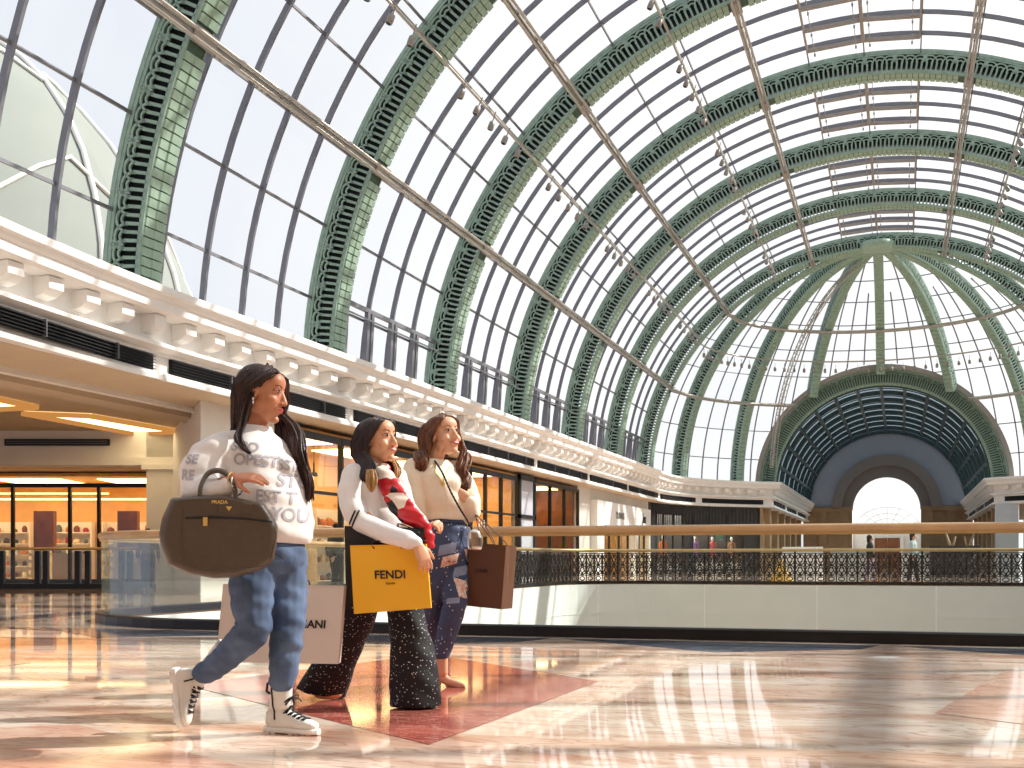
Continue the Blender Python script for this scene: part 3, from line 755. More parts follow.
# right corner pier and shop
b = MB()
pr = V((XH+.35, YC-.1, 0))
b.box(7.0, 8.3, YC-.9, YC+.4, 0, 4.31); struct(b.build('wall_pier', mat('pale_blue_stone', (196, 206, 214), .4, 0, .06, 2)))
b = MB(); n = 20; phR = math.acos(8.4/RD)
b.sweep([(-.1, 3.3), (.03, 3.3), (.03, 4.31), (-.1, 4.31)], [((-dpt(phR*i/n).x, dpt(phR*i/n).y), (-cos(phR*i/n), -sin(phR*i/n))) for i in range(n+1)])
b.sweep([(-3, 0), (-2.9, 0), (-2.9, 4.31), (-3, 4.31)], [((-dpt(phR*i/n).x, dpt(phR*i/n).y), (-cos(phR*i/n), -sin(phR*i/n))) for i in range(n+1)])
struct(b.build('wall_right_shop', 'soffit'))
t = thing('shop_sign', 'bright green illuminated shop sign at the right edge', 'sign')
b = MB(); a0, a1 = phR-.28, phR-.05
b.sweep([(.05, 2.45), (.15, 2.45), (.15, 3.2), (.05, 3.2)], [((-dpt(a0+(a1-a0)*i/6).x, dpt(a0+(a1-a0)*i/6).y), (-cos(a0+(a1-a0)*i/6), -sin(a0+(a1-a0)*i/6))) for i in range(7)])
b.build('sign_face', emis('green_sign', (70, 214, 130), .9), t)
b = MB()
for k in range(6): aa = a0+.03+(a1-a0-.06)*k/5; p = dpt(aa, RD-.17, 2.85); b.bar((-p.x, p.y, 2.65), (-p.x, p.y, 3.0), .1, .04)
b.build('sign_text', 'white', t)
b = MB()
for i in range(7): aa = phR*i/6.2; p = dpt(aa); b.bar((-p.x, p.y, 0), (-p.x, p.y, 3.3), .14)
tag(b.build('storefront', 'black'), 'black framed shop front under the green sign at the right edge', 'shop front')
b = MB(); b.sweep([(-.6, 4.0), (.0, 4.0), (.0, 4.08), (-.6, 4.08)], [((-dpt(phR*i/n).x, dpt(phR*i/n).y), (-cos(phR*i/n), -sin(phR*i/n))) for i in range(n+1)])
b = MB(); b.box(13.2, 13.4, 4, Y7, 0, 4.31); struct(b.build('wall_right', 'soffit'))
# left passage shop: far beyond the second rail
mE = T(tuple(cpt(-26, 40).xy), (cos(YAW), sin(YAW)), (-sin(YAW), cos(YAW)))
shop_room('wall_shop_passage', mE, 14.6, 5, 3.6, 'warm_wall', 'shop at the end of the left passage', emis('passage_shop_lamp', (255, 214, 150), 6.5), nl=4)
def xe(px, d=40): return (px-512)/F*d+26
shop_front('storefront', 'wide dark framed glass shop front with amber interior at far left', mE, 14.6, 3.35, [0, 4, 7.0, xe(13), xe(70), xe(99), 14.5], 'black', (), top=.14)
for i in range(6): shelf_unit(mE, 2.4+i*2.3, 4.9, 1.9, 5, 2.2, 'white display shelf in the far left shop, %s from the left' % ordn[i], 'far left shop shelves', 'white', 5)
for i, px in enumerate((20, 108)):
    q = MB(); q.box(xe(px)-.35, xe(px)+.35, 2.0, 2.3, 1.0, 2.5); lobj('display_screen', q, 'brown', mE, None, 'dark upright panel hanging inside the far left shop, %s of two' % ['left', 'right'][i], 'panel')
    q = MB(); 
    for k in range(4): q.box(xe(px)-.35, xe(px)+.35, 1.6, 2.3, .15+k*.25, .27+k*.25)
    q.box(xe(px)-.3, xe(px)+.3, 1.7, 2.2, 0, 1.1); lobj('product_stack', q, 'white', mE, None, 'white stepped display stand under the %s dark panel in the far left shop' % ['left', 'right'][i], 'display stand')
for i, px in enumerate((57, 125)):
    q = MB(); q.box(xe(px)-.55, xe(px)+.55, 1.0, 1.6, 0, .95); q.box(xe(px)-.6, xe(px)+.6, .95, 1.65, .95, 1.0); lobj('shop_counter', q, 'white', mE, None, 'low white counter in the far left shop, %s' % ['left', 'right'][i], 'counter')
q = MB(); q.box(3, 14.2, 2.2, 2.4, 2.9, 2.96); q.box(6, 12, 1.2, 1.3, 3.05, 3.1); lobj('track_light', q, 'lamp_s', mE, None, 'long thin lit track light inside the far left shop', 'track light')
# rail in front of it with dark posts
t = thing('post_railing', 'glass railing with thick dark posts at far left', 'railing')
mR = T(tuple(cpt(-26, 32).xy), (cos(YAW), sin(YAW)), (-sin(YAW), cos(YAW)))
q = MB(); q.tube([(0, 0, 1.08), (16.4, 0, 1.08)], .035, 8); lobj('handrail', q, 'brass', mR, t)
q = MB(); q.box(0, 16.4, -.06, .06, 0, .14); lobj('base_channel', q, 'black', mR, t)
for px in (2, 38, 46, 78, 88, 122, 130, 147):
    x = (px-512)/F*32+26; q = MB(); q.box(x-.07, x+.07, -.07, .07, 0, 1.02); lobj('post', q, 'black', mR, t)
q = MB(); q.box(0, 16.4, -.006, .006, .14, 1.05); lobj('glass_panel', q, 'grail', mR, t)

# ------------------------------------------------------------------ floor, void, railings
def void_outline(off=0, n=10):
    P = []
    def arc(cx, cy, a0, a1, r):
        for i in range(n+1): a = a0+(a1-a0)*i/n; P.append((cx+(r+off)*cos(a), cy+(r+off)*sin(a)))
    arc(6, 14.55, -pi/2, 0, 3.0); arc(6, 35.5, 0, pi/2, 3.0); arc(-6, 35.5, pi/2, pi, 3.0); arc(-6, 14.55, pi, 3*pi/2, 3.0)
    for i in range(1, 8): x = -6+12*i/8; P.append((x, 11.55-off-.06*cos(x/6*pi/2)*-1))
    return P
bm = bmesh.new()
def loop(pts):
    vs = [bm.verts.new((x, y, 0)) for x, y in pts]; return [bm.edges.new((vs[i], vs[(i+1) % len(vs)])) for i in range(len(vs))]
es = loop([(-48, -14), (30, -14), (30, 125), (-48, 125)])+loop(void_outline(-.12))
bmesh.ops.triangle_fill(bm, edges=es, use_beauty=True); bmesh.ops.recalc_face_normals(bm, faces=bm.faces)
if bm.faces and sum(f.normal.z for f in bm.faces) < 0: bmesh.ops.reverse_faces(bm, faces=bm.faces)
me = bpy.data.meshes.new('floor'); bm.to_mesh(me); bm.free()
for m in ('marble', 'marble_red', 'marble_blue', 'marble_pink'): me.materials.append(M[m])
fl_o = struct(link('floor', me))
def inlay(pts, m, z=.0012):
    q = MB(); q.add([(x, y, z) for x, y in pts], [tuple(range(len(pts)))]); o = q.build('marble_inlay', m, fl_o)
    if o.data.polygons[0].normal.z < 0: o.data.flip_normals()
inlay([(-2.95, 6.4), (-.6, 4.65), (-.55, 7.4), (-2.4, 9.1)], 'marble_red', .002)
for k in (-2, -1, 1, 2, 3):
    dx = k*4.4; inlay([(-2.95+dx, 6.4), (-.6+dx, 4.65), (-.55+dx, 7.4), (-2.4+dx, 9.1)], 'marble_pink' if k % 2 else 'marble_red', .002)
# blue-grey border triangles along the railing
for k in range(-3, 4):
    x = k*3.1-.4; inlay([(x-1.5, 11.3), (x+1.5, 11.3), (x+1.35, 10.75), (x+.2, 10.05)], 'marble_blue', .002)
inlay([(-12, 9.75), (12, 9.75), (12, 9.9), (-12, 9.9)], 'marble_pink', .0015)
for k in range(-3, 3):
    x = k*4.4+.8; inlay([(x, 3.9), (x+1.5, 2.9), (x+2.6, 3.9), (x+1.2, 4.7)], 'marble_pink', .0015)
inlay([(-9.6, 12), (-9.9, 36), (-10.6, 36), (-10.4, 12)], 'marble_blue', .0015)
b = MB()
OV = void_outline(-.12)
fr = []
N = len(OV)
for i in range(N+1):
    p = V(OV[i % N]); a_, c_ = V(OV[(i-1) % N]), V(OV[(i+1) % N]); tt = (c_-a_).normalized(); fr.append(((p.x, p.y), (-tt.y, tt.x)))
b.sweep([(0, -1.5), (.02, -1.5), (.02, -.02), (.0, -.02), (-.0, -.02)][:4], fr); 
b.sweep([(-.05, -.95), (.035, -.95), (.035, -.97), (-.05, -.97)], fr)
struct(b.build('trim_3', 'fascia'))
b = MB(); b.sweep([(-.2, -1.62), (.06, -1.62), (.06, -1.5), (-.2, -1.5)], fr); struct(b.build('trim_4', 'black'))
b = MB(); b.box(-16, 16, 6, 46, -5.6, -5.5); struct(b.build('floor_lower', 'marble'))
b = MB(); b.box(-16, 16, 46, 46.2, -5.5, -.1); b.box(-16, 16, 6, 6.2, -5.5, -.1); b.box(-16.2, -16, 6, 46, -5.5, -.1); b.box(16, 16.2, 6, 46, -5.5, -.1); struct(b.build('wall_lower', 'warm_wall'))

# near glass railing: right end, near edge, left corner, left side to Y=31
O2 = void_outline(0, 10)
idx0 = 0
path = []
# order: outline runs right-near arc -> right far -> left far -> left near -> near edge back to start
full = [V((x, y)) for x, y in O2]
def resample(pts, step):
    L = [0]
    for a_, c_ in zip(pts[:-1], pts[1:]): L.append(L[-1]+(c_-a_).length)
    n = max(1, round(L[-1]/step)); out = []; j = 0
    for i in range(n+1):
        s_ = L[-1]*i/n
        while j < len(L)-2 and L[j+1] < s_: j += 1
        f_ = (s_-L[j])/max(1e-9, L[j+1]-L[j]); out.append(pts[j].lerp(pts[j+1], min(1, f_)))
    return out
nearp = [V((-9, 31))]+[p for p in full[33:]]+full[0:11]+[V((9, 31))]
farp = [V((9, 31))]+full[11:33]+[V((-9, 31))]
NP = resample(nearp, 1.06); FP = resample(farp, 1.9)
t = thing('glass_railing', 'frameless glass railing with wooden handrail around the near edge of the opening', 'railing')
def fr_of(P):
    out = []
    for i, p in enumerate(P):
        a_, c_ = P[max(i-1, 0)], P[min(i+1, len(P)-1)]; tt = (c_-a_).normalized(); out.append(((p.x, p.y), (-tt.y, tt.x)))
    return out
NPf = fr_of(resample(nearp, .35))
b = MB(); b.sweep([(-.07, 0), (.07, 0), (.07, .1), (.05, .115), (-.05, .115), (-.07, .1)], NPf); b.build('base_channel', 'black', t)
b = MB(); b.tube([(p[0], p[1], 1.08) for p, n in NPf], .042, 12); b.build('handrail', 'rwood', t)
b = MB(); b.sweep([(-.02, 1.02), (.02, 1.02), (.02, 1.05), (-.02, 1.05)], NPf); b.build('handrail_cap', 'brass', t)
for a_, c_ in zip(NP[:-1], NP[1:]):
    d = (c_-a_).normalized(); n = V((-d.y, d.x)); q = MB()
    A, B = a_+d*.008, c_-d*.008; q.obox(((A.x+B.x)/2, (A.y+B.y)/2, .56), ((B.x-A.x)/2, (B.y-A.y)/2, 0), (n.x*.007, n.y*.007, 0), (0, 0, .46))
    q.build('glass_panel', 'grail', t)
# ornate iron balustrade
t = thing('iron_balustrade', 'ornate black wrought-iron balustrade with brass handrail on the far side of the opening', 'balustrade')
FPf = fr_of(resample(farp, .4))
b = MB(); b.tube([(p[0], p[1], 1.08) for p, n in FPf], .05, 10); b.build('handrail', 'brass', t)
b = MB(); b.sweep([(-.04, 0), (.04, 0), (.04, .1), (-.04, .1)], FPf); b.sweep([(-.02, .97), (.02, .97), (.02, 1.0), (-.02, 1.0)], FPf); b.sweep([(-.02, .26), (.02, .26), (.02, .28), (-.02, .28)], FPf); b.build('iron_frame', 'iron', t)
for a_, c_ in zip(FP[:-1], FP[1:]):
    d = (c_-a_); L = d.length; dn = d.normalized(); q = MB()
    Q = lambda u, z: (a_.x+dn.x*u, a_.y+dn.y*u, z)
    n = 6; w = L/n
    q.bar(Q(0, 0), Q(0, 1.03), .06)
    for k in range(n):
        u = (k+.5)*w
        def ringp(cu, cz, ru, rz, m=10, th=.018): q.tube([Q(cu+ru*cos(2*pi*j/m), cz+rz*sin(2*pi*j/m)) for j in range(m)], th, 4, closed=True)
        ringp(u, .78, w*.46, .17); ringp(u, .45, w*.46, .16); ringp(u, .78, w*.22, .08); ringp(u, .45, w*.22, .08); ringp(u, .18, w*.3, .06)
        q.bar(Q(u-w/2, .1), Q(u-w/2, .97), .032); q.bar(Q(u-w/2, .28), Q(u+w/2, .97), .026); q.bar(Q(u+w/2, .28), Q(u-w/2, .97), .026)
        q.tube([Q(u+w*.42*cos(x), .62+.13*sin(2*x)) for x in [pi*j/6 for j in range(13)]], .012, 4)
        for zz in (.35, .62, .9): q.obox(Q(u, zz), (dn.x*.035, dn.y*.035, 0), (-dn.y*.015, dn.x*.015, 0), (0, 0, .035))
    q.build('iron_panel', 'iron', t, fix=False)
# things beyond the far rail
def kiosk(x, y, w, lab, m, h=1.0):
    b = MB(); b.box(-w/2, w/2, -.4, .4, 0, h); b.box(-w/2-.05, w/2+.05, -.45, .45, h, h+.06); b.box(-w/2, w/2, .3, .4, h, h+.5)
    o = b.build('kiosk', m); o.location = (x, y, 0); tag(o, lab, 'kiosk')
def at(px, d): return cpt((px-512)/F*d, d)
p = at(740, 62); 
for px, d, w, lab, m in ((802, 66, 2.2, 'low grey kiosk with white top at the left of the far hall', 'white'), (852, 84, 3.0, 'cream counter in the far hall, left of the door', 'plaster'), (935, 84, 2.6, 'cream counter in the far hall, right of the door', 'plaster'), (955, 60, 2.4, 'dark kiosk with white stripe near the right pier', 'char')):
    p = at(px, d); kiosk(p.x, p.y, w, lab, m)
p = at(781, 40.5); b = MB(); b.lathe([(.46, 0), (.44, .04), (.3, .25), (.16, .55), (.07, .74), (.02, .76)], n=18)
o = b.build('cone_stand', mat('yellow_canvas', (226, 178, 70), .6, 0, .15, 5)); o.location = p; tag(o, 'golden yellow cone-shaped stand behind the iron balustrade', 'stand')
for i, px in enumerate((952, 968)):
    p = at(px, 72); b = MB(); s = 1 if i else -1
    b.tube([(0, 0, 0), (0, 0, 1.0), (s*.1, 0, 1.6), (s*.35, 0, 2.4)], [.3, .12, .1, .05], 8); b.tube([(0, 0, 1.3), (-s*.2, 0, 2.2)], [.1, .04], 6)
    o = b.build('sculpture', 'tan_wall'); o.location = p; tag(o, 'pale branching sculpture in front of the far right wall, %s of two' % ['left', 'right'][i], 'sculpture')

# ------------------------------------------------------------------ outside
rc = cpt(-36, 68)
def shell(u, v, k=1):   # tall pale dome-like canopy outside
    a = 2*pi*u; e = pi/2*v*.98; return (rc.x+20*k*cos(e)*cos(a), rc.y+20*k*cos(e)*sin(a), 32*k*sin(e))
b = MB(); b.smooth = True; b.grid(shell, 40, 14)
o = b.build('neighbouring_roof', mat('outdoor_grey_membrane', (138, 144, 138), .8, 0, .08, .2)); tag(o, 'big pale grey domed roof outside the glass at far left', 'roof')
for i in range(16):
    b = MB(); b.tube([V(shell(i/16+.35*j/14*.3, j/14, 1.004)) for j in range(15)], .16, 6); b.build('roof_seam', 'white', o)
for j in (3, 6, 9):
    b = MB(); b.tube([V(shell(i/40, j/14+.05*sin(i), 1.004)) for i in range(40)], .12, 6, closed=True); b.build('roof_seam', 'white', o)

# ------------------------------------------------------------------ light
w = bpy.data.worlds.new('sky'); SC.world = w; w.use_nodes = True; nt = w.node_tree; nt.nodes.clear()
out = nt.nodes.new('ShaderNodeOutputWorld'); bg = nt.nodes.new('ShaderNodeBackground'); nt.links.new(bg.outputs[0], out.inputs[0])
tc = nt.nodes.new('ShaderNodeTexCoord'); nz = nt.nodes.new('ShaderNodeTexNoise'); nz.inputs['Scale'].default_value = 3; nz.inputs['Detail'].default_value = 5
nt.links.new(tc.outputs['Generated'], nz.inputs['Vector'])
SUN = V((.62, .45, .643)).normalized()
dt = nt.nodes.new('ShaderNodeVectorMath'); dt.operation = 'DOT_PRODUCT'; dt.inputs[1].default_value = V((.75, .45, .5)).normalized()
nt.links.new(tc.outputs['Generated'], dt.inputs[0])
mr = nt.nodes.new('ShaderNodeMapRange'); mr.inputs[1].default_value = -.7; mr.inputs[2].default_value = .85; nt.links.new(dt.outputs['Value'], mr.inputs[0])
ad = nt.nodes.new('ShaderNodeMath'); ad.operation = 'MULTIPLY_ADD'; ad.inputs[1].default_value = .5; ad.inputs[2].default_value = -.25; nt.links.new(nz.outputs['Fac'], ad.inputs[0])
a2 = nt.nodes.new('ShaderNodeMath'); a2.operation = 'ADD'; a2.use_clamp = True; nt.links.new(ad.outputs[0], a2.inputs[0]); nt.links.new(mr.outputs[0], a2.inputs[1])
rp = nt.nodes.new('ShaderNodeValToRGB'); e = rp.color_ramp.elements
e[0].position = 0; e[0].color = (.55, .63, .86, 1); e[1].position = 1; e[1].color = (1.3, 1.28, 1.25, 1)
x = e.new(.35); x.color = (.74, .80, .93, 1); x = e.new(.6); x.color = (.94, .96, 1.0, 1)
nt.links.new(a2.outputs[0], rp.inputs[0]); nt.links.new(rp.outputs[0], bg.inputs[0]); bg.inputs[1].default_value = 1.0
sl = bpy.data.lights.new('sun', 'SUN'); sl.energy = 6.5; sl.angle = radians(.6); sl.color = (1, .95, .88)
so = bpy.data.objects.new('sun', sl); COL.objects.link(so); so.location = (20, 30, 60); so.rotation_euler = SUN.to_track_quat('Z', 'Y').to_euler()
SC.view_settings.view_transform = 'Standard'; SC.view_settings.look = 'None'; SC.view_settings.gamma = 1; SC.view_settings.exposure = 0
SC.view_settings.use_curve_mapping = False
SC.cycles.transparent_max_bounces = 24; SC.cycles.max_bounces = 8; SC.cycles.diffuse_bounces = 4; SC.cycles.glossy_bounces = 4
SC.cycles.caustics_reflective = False; SC.cycles.caustics_refractive = False; SC.cycles.sample_clamp_indirect = 8
# ------------------------------------------------------------------ people
from mathutils.bvhtree import BVHTree
RX = V((cos(YAW), sin(YAW), 0)); FW = V((-sin(YAW), cos(YAW), 0)); UP = V((0, 0, 1))
def vec(x, y, z=0): return RX*x+FW*y+UP*z
class Fig:
    def __init__(s, D): s.D = D
    def P(s, px, py, dy=0):
        d = s.D+dy; return cpt((px-512)/F*d, d, CH+(559.7-py)/F*d)
def cone_seg(mb, a, b, ra, rb, n=14):
    a, b = V(a), V(b); d = b-a; L = max(d.length, 1e-5); t = d/L
    u = t.orthogonal().normalized(); w = t.cross(u); rings = []
    for k in range(5): th = pi/2*(k/4.5)-pi/2+.12; rings.append((a+t*ra*sin(th), ra*cos(th)))
    for k in range(5): th = pi/2*((k+.5)/4.5)-.12; rings.append((b+t*rb*sin(th), rb*cos(th)))
    vs = [c+(u*cos(2*pi*j/n)+w*sin(2*pi*j/n))*r for c, r in rings for j in range(n)]
    fs = [(i*n+j, i*n+(j+1) % n, (i+1)*n+(j+1) % n, (i+1)*n+j) for i in range(len(rings)-1) for j in range(n)]
    fs += [tuple(range(n))[::-1], tuple(range((len(rings)-1)*n, len(rings)*n))]
    mb.add(vs, fs)
def limb(mb, pts, rs):
    for i in range(len(pts)-1): cone_seg(mb, pts[i], pts[i+1], rs[i], rs[i+1])
def ell(mb, c, ax, ay, az, n=16, m=10):
    c, ax, ay, az = V(c), V(ax), V(ay), V(az); vs = []
    for i in range(1, m):
        th = pi*i/m
        for j in range(n): vs.append(c+ax*(sin(th)*cos(2*pi*j/n))+ay*(sin(th)*sin(2*pi*j/n))+az*cos(th))
    fs = [(i*n+j, i*n+(j+1) % n, (i+1)*n+(j+1) % n, (i+1)*n+j) for i in range(m-2) for j in range(n)]
    o = len(vs); vs += [c+az, c-az]
    fs += [(o, (j+1) % n, j) for j in range(n)]+[(o+1, (m-2)*n+j, (m-2)*n+(j+1) % n) for j in range(n)]
    mb.add(vs, fs)
def loft(mb, secs, n=28, e=2.0):
    vs = []
    for c, ax, ay in secs:
        c, ax, ay = V(c), V(ax), V(ay)
        for j in range(n):
            a = 2*pi*j/n; ca, sa = cos(a), sin(a)
            vs.append(c+ax*(abs(ca)**(2/e)*(1 if ca > 0 else -1))+ay*(abs(sa)**(2/e)*(1 if sa > 0 else -1)))
    fs = [(i*n+j, i*n+(j+1) % n, (i+1)*n+(j+1) % n, (i+1)*n+j) for i in range(len(secs)-1) for j in range(n)]
    fs += [tuple(range(n))[::-1], tuple(range((len(secs)-1)*n, len(secs)*n))]
    mb.add(vs, fs)
def remesh(name, mb, m, parent, voxel=.006, smooth=4, wr=None, fac=.5):
    me = mb.mesh(name+'_raw', 'white')
    bm = bmesh.new(); bm.from_mesh(me); bmesh.ops.recalc_face_normals(bm, faces=bm.faces); bm.to_mesh(me); bm.free()
    o = bpy.data.objects.new(name, me); COL.objects.link(o)
    r = o.modifiers.new('r', 'REMESH'); r.mode = 'VOXEL'; r.voxel_size = voxel; r.use_smooth_shade = True
    s_ = o.modifiers.new('s', 'SMOOTH'); s_.iterations = smooth; s_.factor = fac
    dg = bpy.context.evaluated_depsgraph_get(); dg.update()
    m2 = bpy.data.meshes.new_from_object(o.evaluated_get(dg)); m2.name = name
    bpy.data.objects.remove(o); bpy.data.meshes.remove(me)
    if wr:
        for v in m2.vertices: pass
        ns = [v.normal.copy() for v in m2.vertices]
        for v, n_ in zip(m2.vertices, ns): v.co += n_*wr(v.co)
    m2.materials.clear(); m2.materials.append(M[m] if isinstance(m, str) else m)
    for p in m2.polygons: p.material_index = 0; p.use_smooth = True
    m2.update()
    o = link(name, m2)
    if parent is not None: part(o, parent)
    return o
def bvh(o): return BVHTree.FromPolygons([v.co.copy() for v in o.data.vertices], [tuple(p.vertices) for p in o.data.polygons])
def hitp(tree, p, d, off=.002, back=.6):
    d = V(d).normalized(); loc, n_, i, _ = tree.ray_cast(V(p)-d*back, d, back*2.5)
    return (loc-d*off) if loc else None
def patch(name, tree, fn, nu, nv, d, m, parent, off=.002, back=.6):
    """grid of points dropped onto a surface along d"""
    vs, ok = [], []
    for i in range(nu+1):
        for j in range(nv+1):
            p = fn(i/nu, j/nv); h = hitp(tree, p, d, off, back); ok.append(h is not None); vs.append(h or p)
    fs = [f for f in [(i*(nv+1)+j, (i+1)*(nv+1)+j, (i+1)*(nv+1)+j+1, i*(nv+1)+j+1) for i in range(nu) for j in range(nv)] if all(ok[k] for k in f)]
    q = MB(); q.smooth = True; q.add(vs, fs); o = q.build(name, m, fix=False); part(o, parent); return o
def draped_text(name, tree, body, size, mx, d, m, parent, off=.003, bold=.0, lab=None):
    me = text_mesh(body, size, .0, bold); bm = bmesh.new(); bm.from_mesh(me)
    bmesh.ops.subdivide_edges(bm, edges=[e for e in bm.edges if e.calc_length() > size*.15], cuts=3, use_grid_fill=True)
    bmesh.ops.triangulate(bm, faces=bm.faces)
    bad = []
    for v in bm.verts:
        p = mx @ v.co; h = hitp(tree, p, d, off)
        if h and (h-p).length < .4: v.co = h
        else: bad.append(v)
    bmesh.ops.delete(bm, geom=bad, context='VERTS'); bm.to_mesh(me); bm.free(); me.materials.clear(); me.materials.append(m)
    o = link(name, me); part(o, parent); return o
def fmat(px, py, fig, dy, ang=0, tilt=0):     # text plane facing the viewer side at a point
    p = fig.P(px, py, dy); r = vec(cos(ang), -sin(ang)*-1); u = UP
    r = (RX*cos(ang)+FW*sin(ang)); n_ = r.cross(u)
    R_ = Matrix((r, u, n_)).transposed().to_4x4(); return Matrix.Translation(p) @ R_ @ Matrix.Rotation(tilt, 4, 'Z')

def skinm(name, c): 
    m = mat(name, c, .45, 0, .06, 30, spec=.4); p = [n for n in m.node_tree.nodes if n.type == 'BSDF_PRINCIPLED'][0]
    p.inputs['Subsurface Weight'].default_value = .12; p.inputs['Subsurface Radius'].default_value = (.02, .008, .004); return m
SK = [skinm('skin_tan', (192, 130, 98)), skinm('skin_warm', (216, 162, 128)), skinm('skin_light', (222, 172, 140))]
LIP = mat('lip_rose', (176, 58, 64), .35); LIP2 = mat('lip_pink', (196, 96, 92), .35); EYEW = mat('eye_white', (176, 160, 150), .5); IRIS = mat('iris_brown', (40, 24, 18), .3); LASH = mat('lash_black', (24, 16, 14), .6); BROW = mat('brow_brown', (58, 36, 26), .8)
TEETH = mat('teeth', (226, 218, 208), .5, spec=.2)
for m_ in (EYEW, IRIS, LASH, BROW):
    for n_ in m_.node_tree.nodes:
        if n_.type == 'BSDF_PRINCIPLED': n_.inputs['Specular IOR Level'].default_value = .08
def hairm(name, c, c2): return mat(name, c, .42, 0, 0, 14, rgb2=c2, spec=.35, stretch=(6, 6, .5), bump=.25)
def head_mat(c, face, pitch=0, roll=0):
    """face: horizontal facing angle, 0 = image right, +pi/2 = towards viewer side"""
    f = (RX*cos(face)-FW*sin(face)); f = (f*cos(pitch)+UP*sin(pitch)).normalized()
    r = f.cross(UP).normalized(); u = r.cross(f).normalized()
    r2 = r*cos(roll)+u*sin(roll); u2 = -r*sin(roll)+u*cos(roll)
    return Matrix.Translation(c) @ Matrix((r2, f, u2)).transposed().to_4x4()
def head(mb, hm, k=1.0, smile=0):
    A = lambda x, y, z: hm @ V((x*k, y*k, z*k)); R3 = hm.to_3x3()
    def E(c, r): ell(mb, A(*c), R3 @ V((r[0]*k, 0, 0)), R3 @ V((0, r[1]*k, 0)), R3 @ V((0, 0, r[2]*k)), 20, 14)
    E((0, -.02, .035), (.073, .095, .084)); E((0, .022, -.012), (.061, .064, .094)); E((0, .03, -.068), (.047, .05, .042))
    E((0, .066, -.098), (.02, .02, .017)); E((0, .05, .055), (.056, .038, .045)); E((0, .073, .034), (.044, .012, .01))
    for s in (-1, 1):
        E((s*.036, .05, -.022), (.027, .03, .025)); E((s*.031, .068, .016), (.017, .012, .0125)); E((s*.0125, .093, -.03), (.0085, .01, .0075))
        E((s*.042, .0, -.055), (.02, .04, .03)); E((s*.073, -.012, -.002), (.008, .016, .03)); E((s*.0735, -.016, .014), (.013, .015, .014))
    cone_seg(mb, A(0, .078, .026), A(0, .1, -.022), .0075*k, .012*k)
    E((0, .102, -.026), (.0115, .0115, .01))
    E((0, .076, -.056), (.03, .014, .02)); E((0, .088, -.051), (.021+.004*smile, .009, .0055)); E((0, .087, -.063), (.018+.004*smile, .009, .0065))
    if smile:
        for s in (-1, 1): E((s*.04, .06, -.03), (.022, .022, .018))
def face_details(t, tree, hm, k=1.0, lip=LIP, smile=0):
    R3 = hm.to_3x3(); f = R3 @ V((0, 1, 0)); A = lambda x, y, z: hm @ V((x*k, y*k, z*k))
    for s in (-1, 1):
        # eye: almond white, iris, lash, brow
        def almond(u, v, x0=.031, z0=.015, w=.0145, h=.0062):
            x = (u*2-1); return A(s*x0+x*w, .1, z0+(v*2-1)*h*(1-x*x)+.001*x*s)
        patch('eye', tree, almond, 10, 4, -f, EYEW, t, .0012*k)
        patch('iris', tree, lambda u, v: A(s*.031+.0012+.0064*v*cos(2*pi*u), .1, .0158+.0064*v*sin(2*pi*u)), 12, 2, -f, IRIS, t, .0022*k)
        patch('eyelash', tree, lambda u, v: A(s*.031+(u*2-1)*.0165, .1, .015+.0066*(1-(u*2-1)**2)+.0032*v+.002*(u*2-1)*s), 10, 1, -f, LASH, t, .0025*k)
        patch('lower_lash', tree, lambda u, v: A(s*.031+(u*2-1)*.0145, .1, .015-.0066*(1-(u*2-1)**2)-.0012*v), 10, 1, -f, LASH, t, .0018*k)
        patch('eyebrow', tree, lambda u, v: A(s*(.012+.036*u), .1, .031+.009*sin(u*2.2)+.0055*v*(1-u*.6)), 10, 1, -f, BROW, t, .0015*k)
    w = .025+.006*smile; cz = .004*smile
    def lipf(up):
        def fn(u, v):
            x = u*2-1; base = -.0565+cz*x*x*1.6; th = (.0075 if up else .0085)*(1-abs(x)**2.2)
            g = .0035*smile*(1-x*x)
            if up: return A(x*w, .1, base+g+v*(th-.002*(1-abs(x))**6))
            return A(x*w, .1, base-g-v*th)
        return fn
    patch('upper_lip', tree, lipf(1), 14, 3, -f, lip, t, .0016*k); patch('lower_lip', tree, lipf(0), 14, 3, -f, lip, t, .0016*k)
    if smile: patch('teeth', tree, lambda u, v: A((u*2-1)*w*.86, .1, -.0565+cz*(u*2-1)**2*1.6+(v*2-1)*.0036*(1-(u*2-1)**2)), 12, 2, -f, TEETH, t, .0014*k)
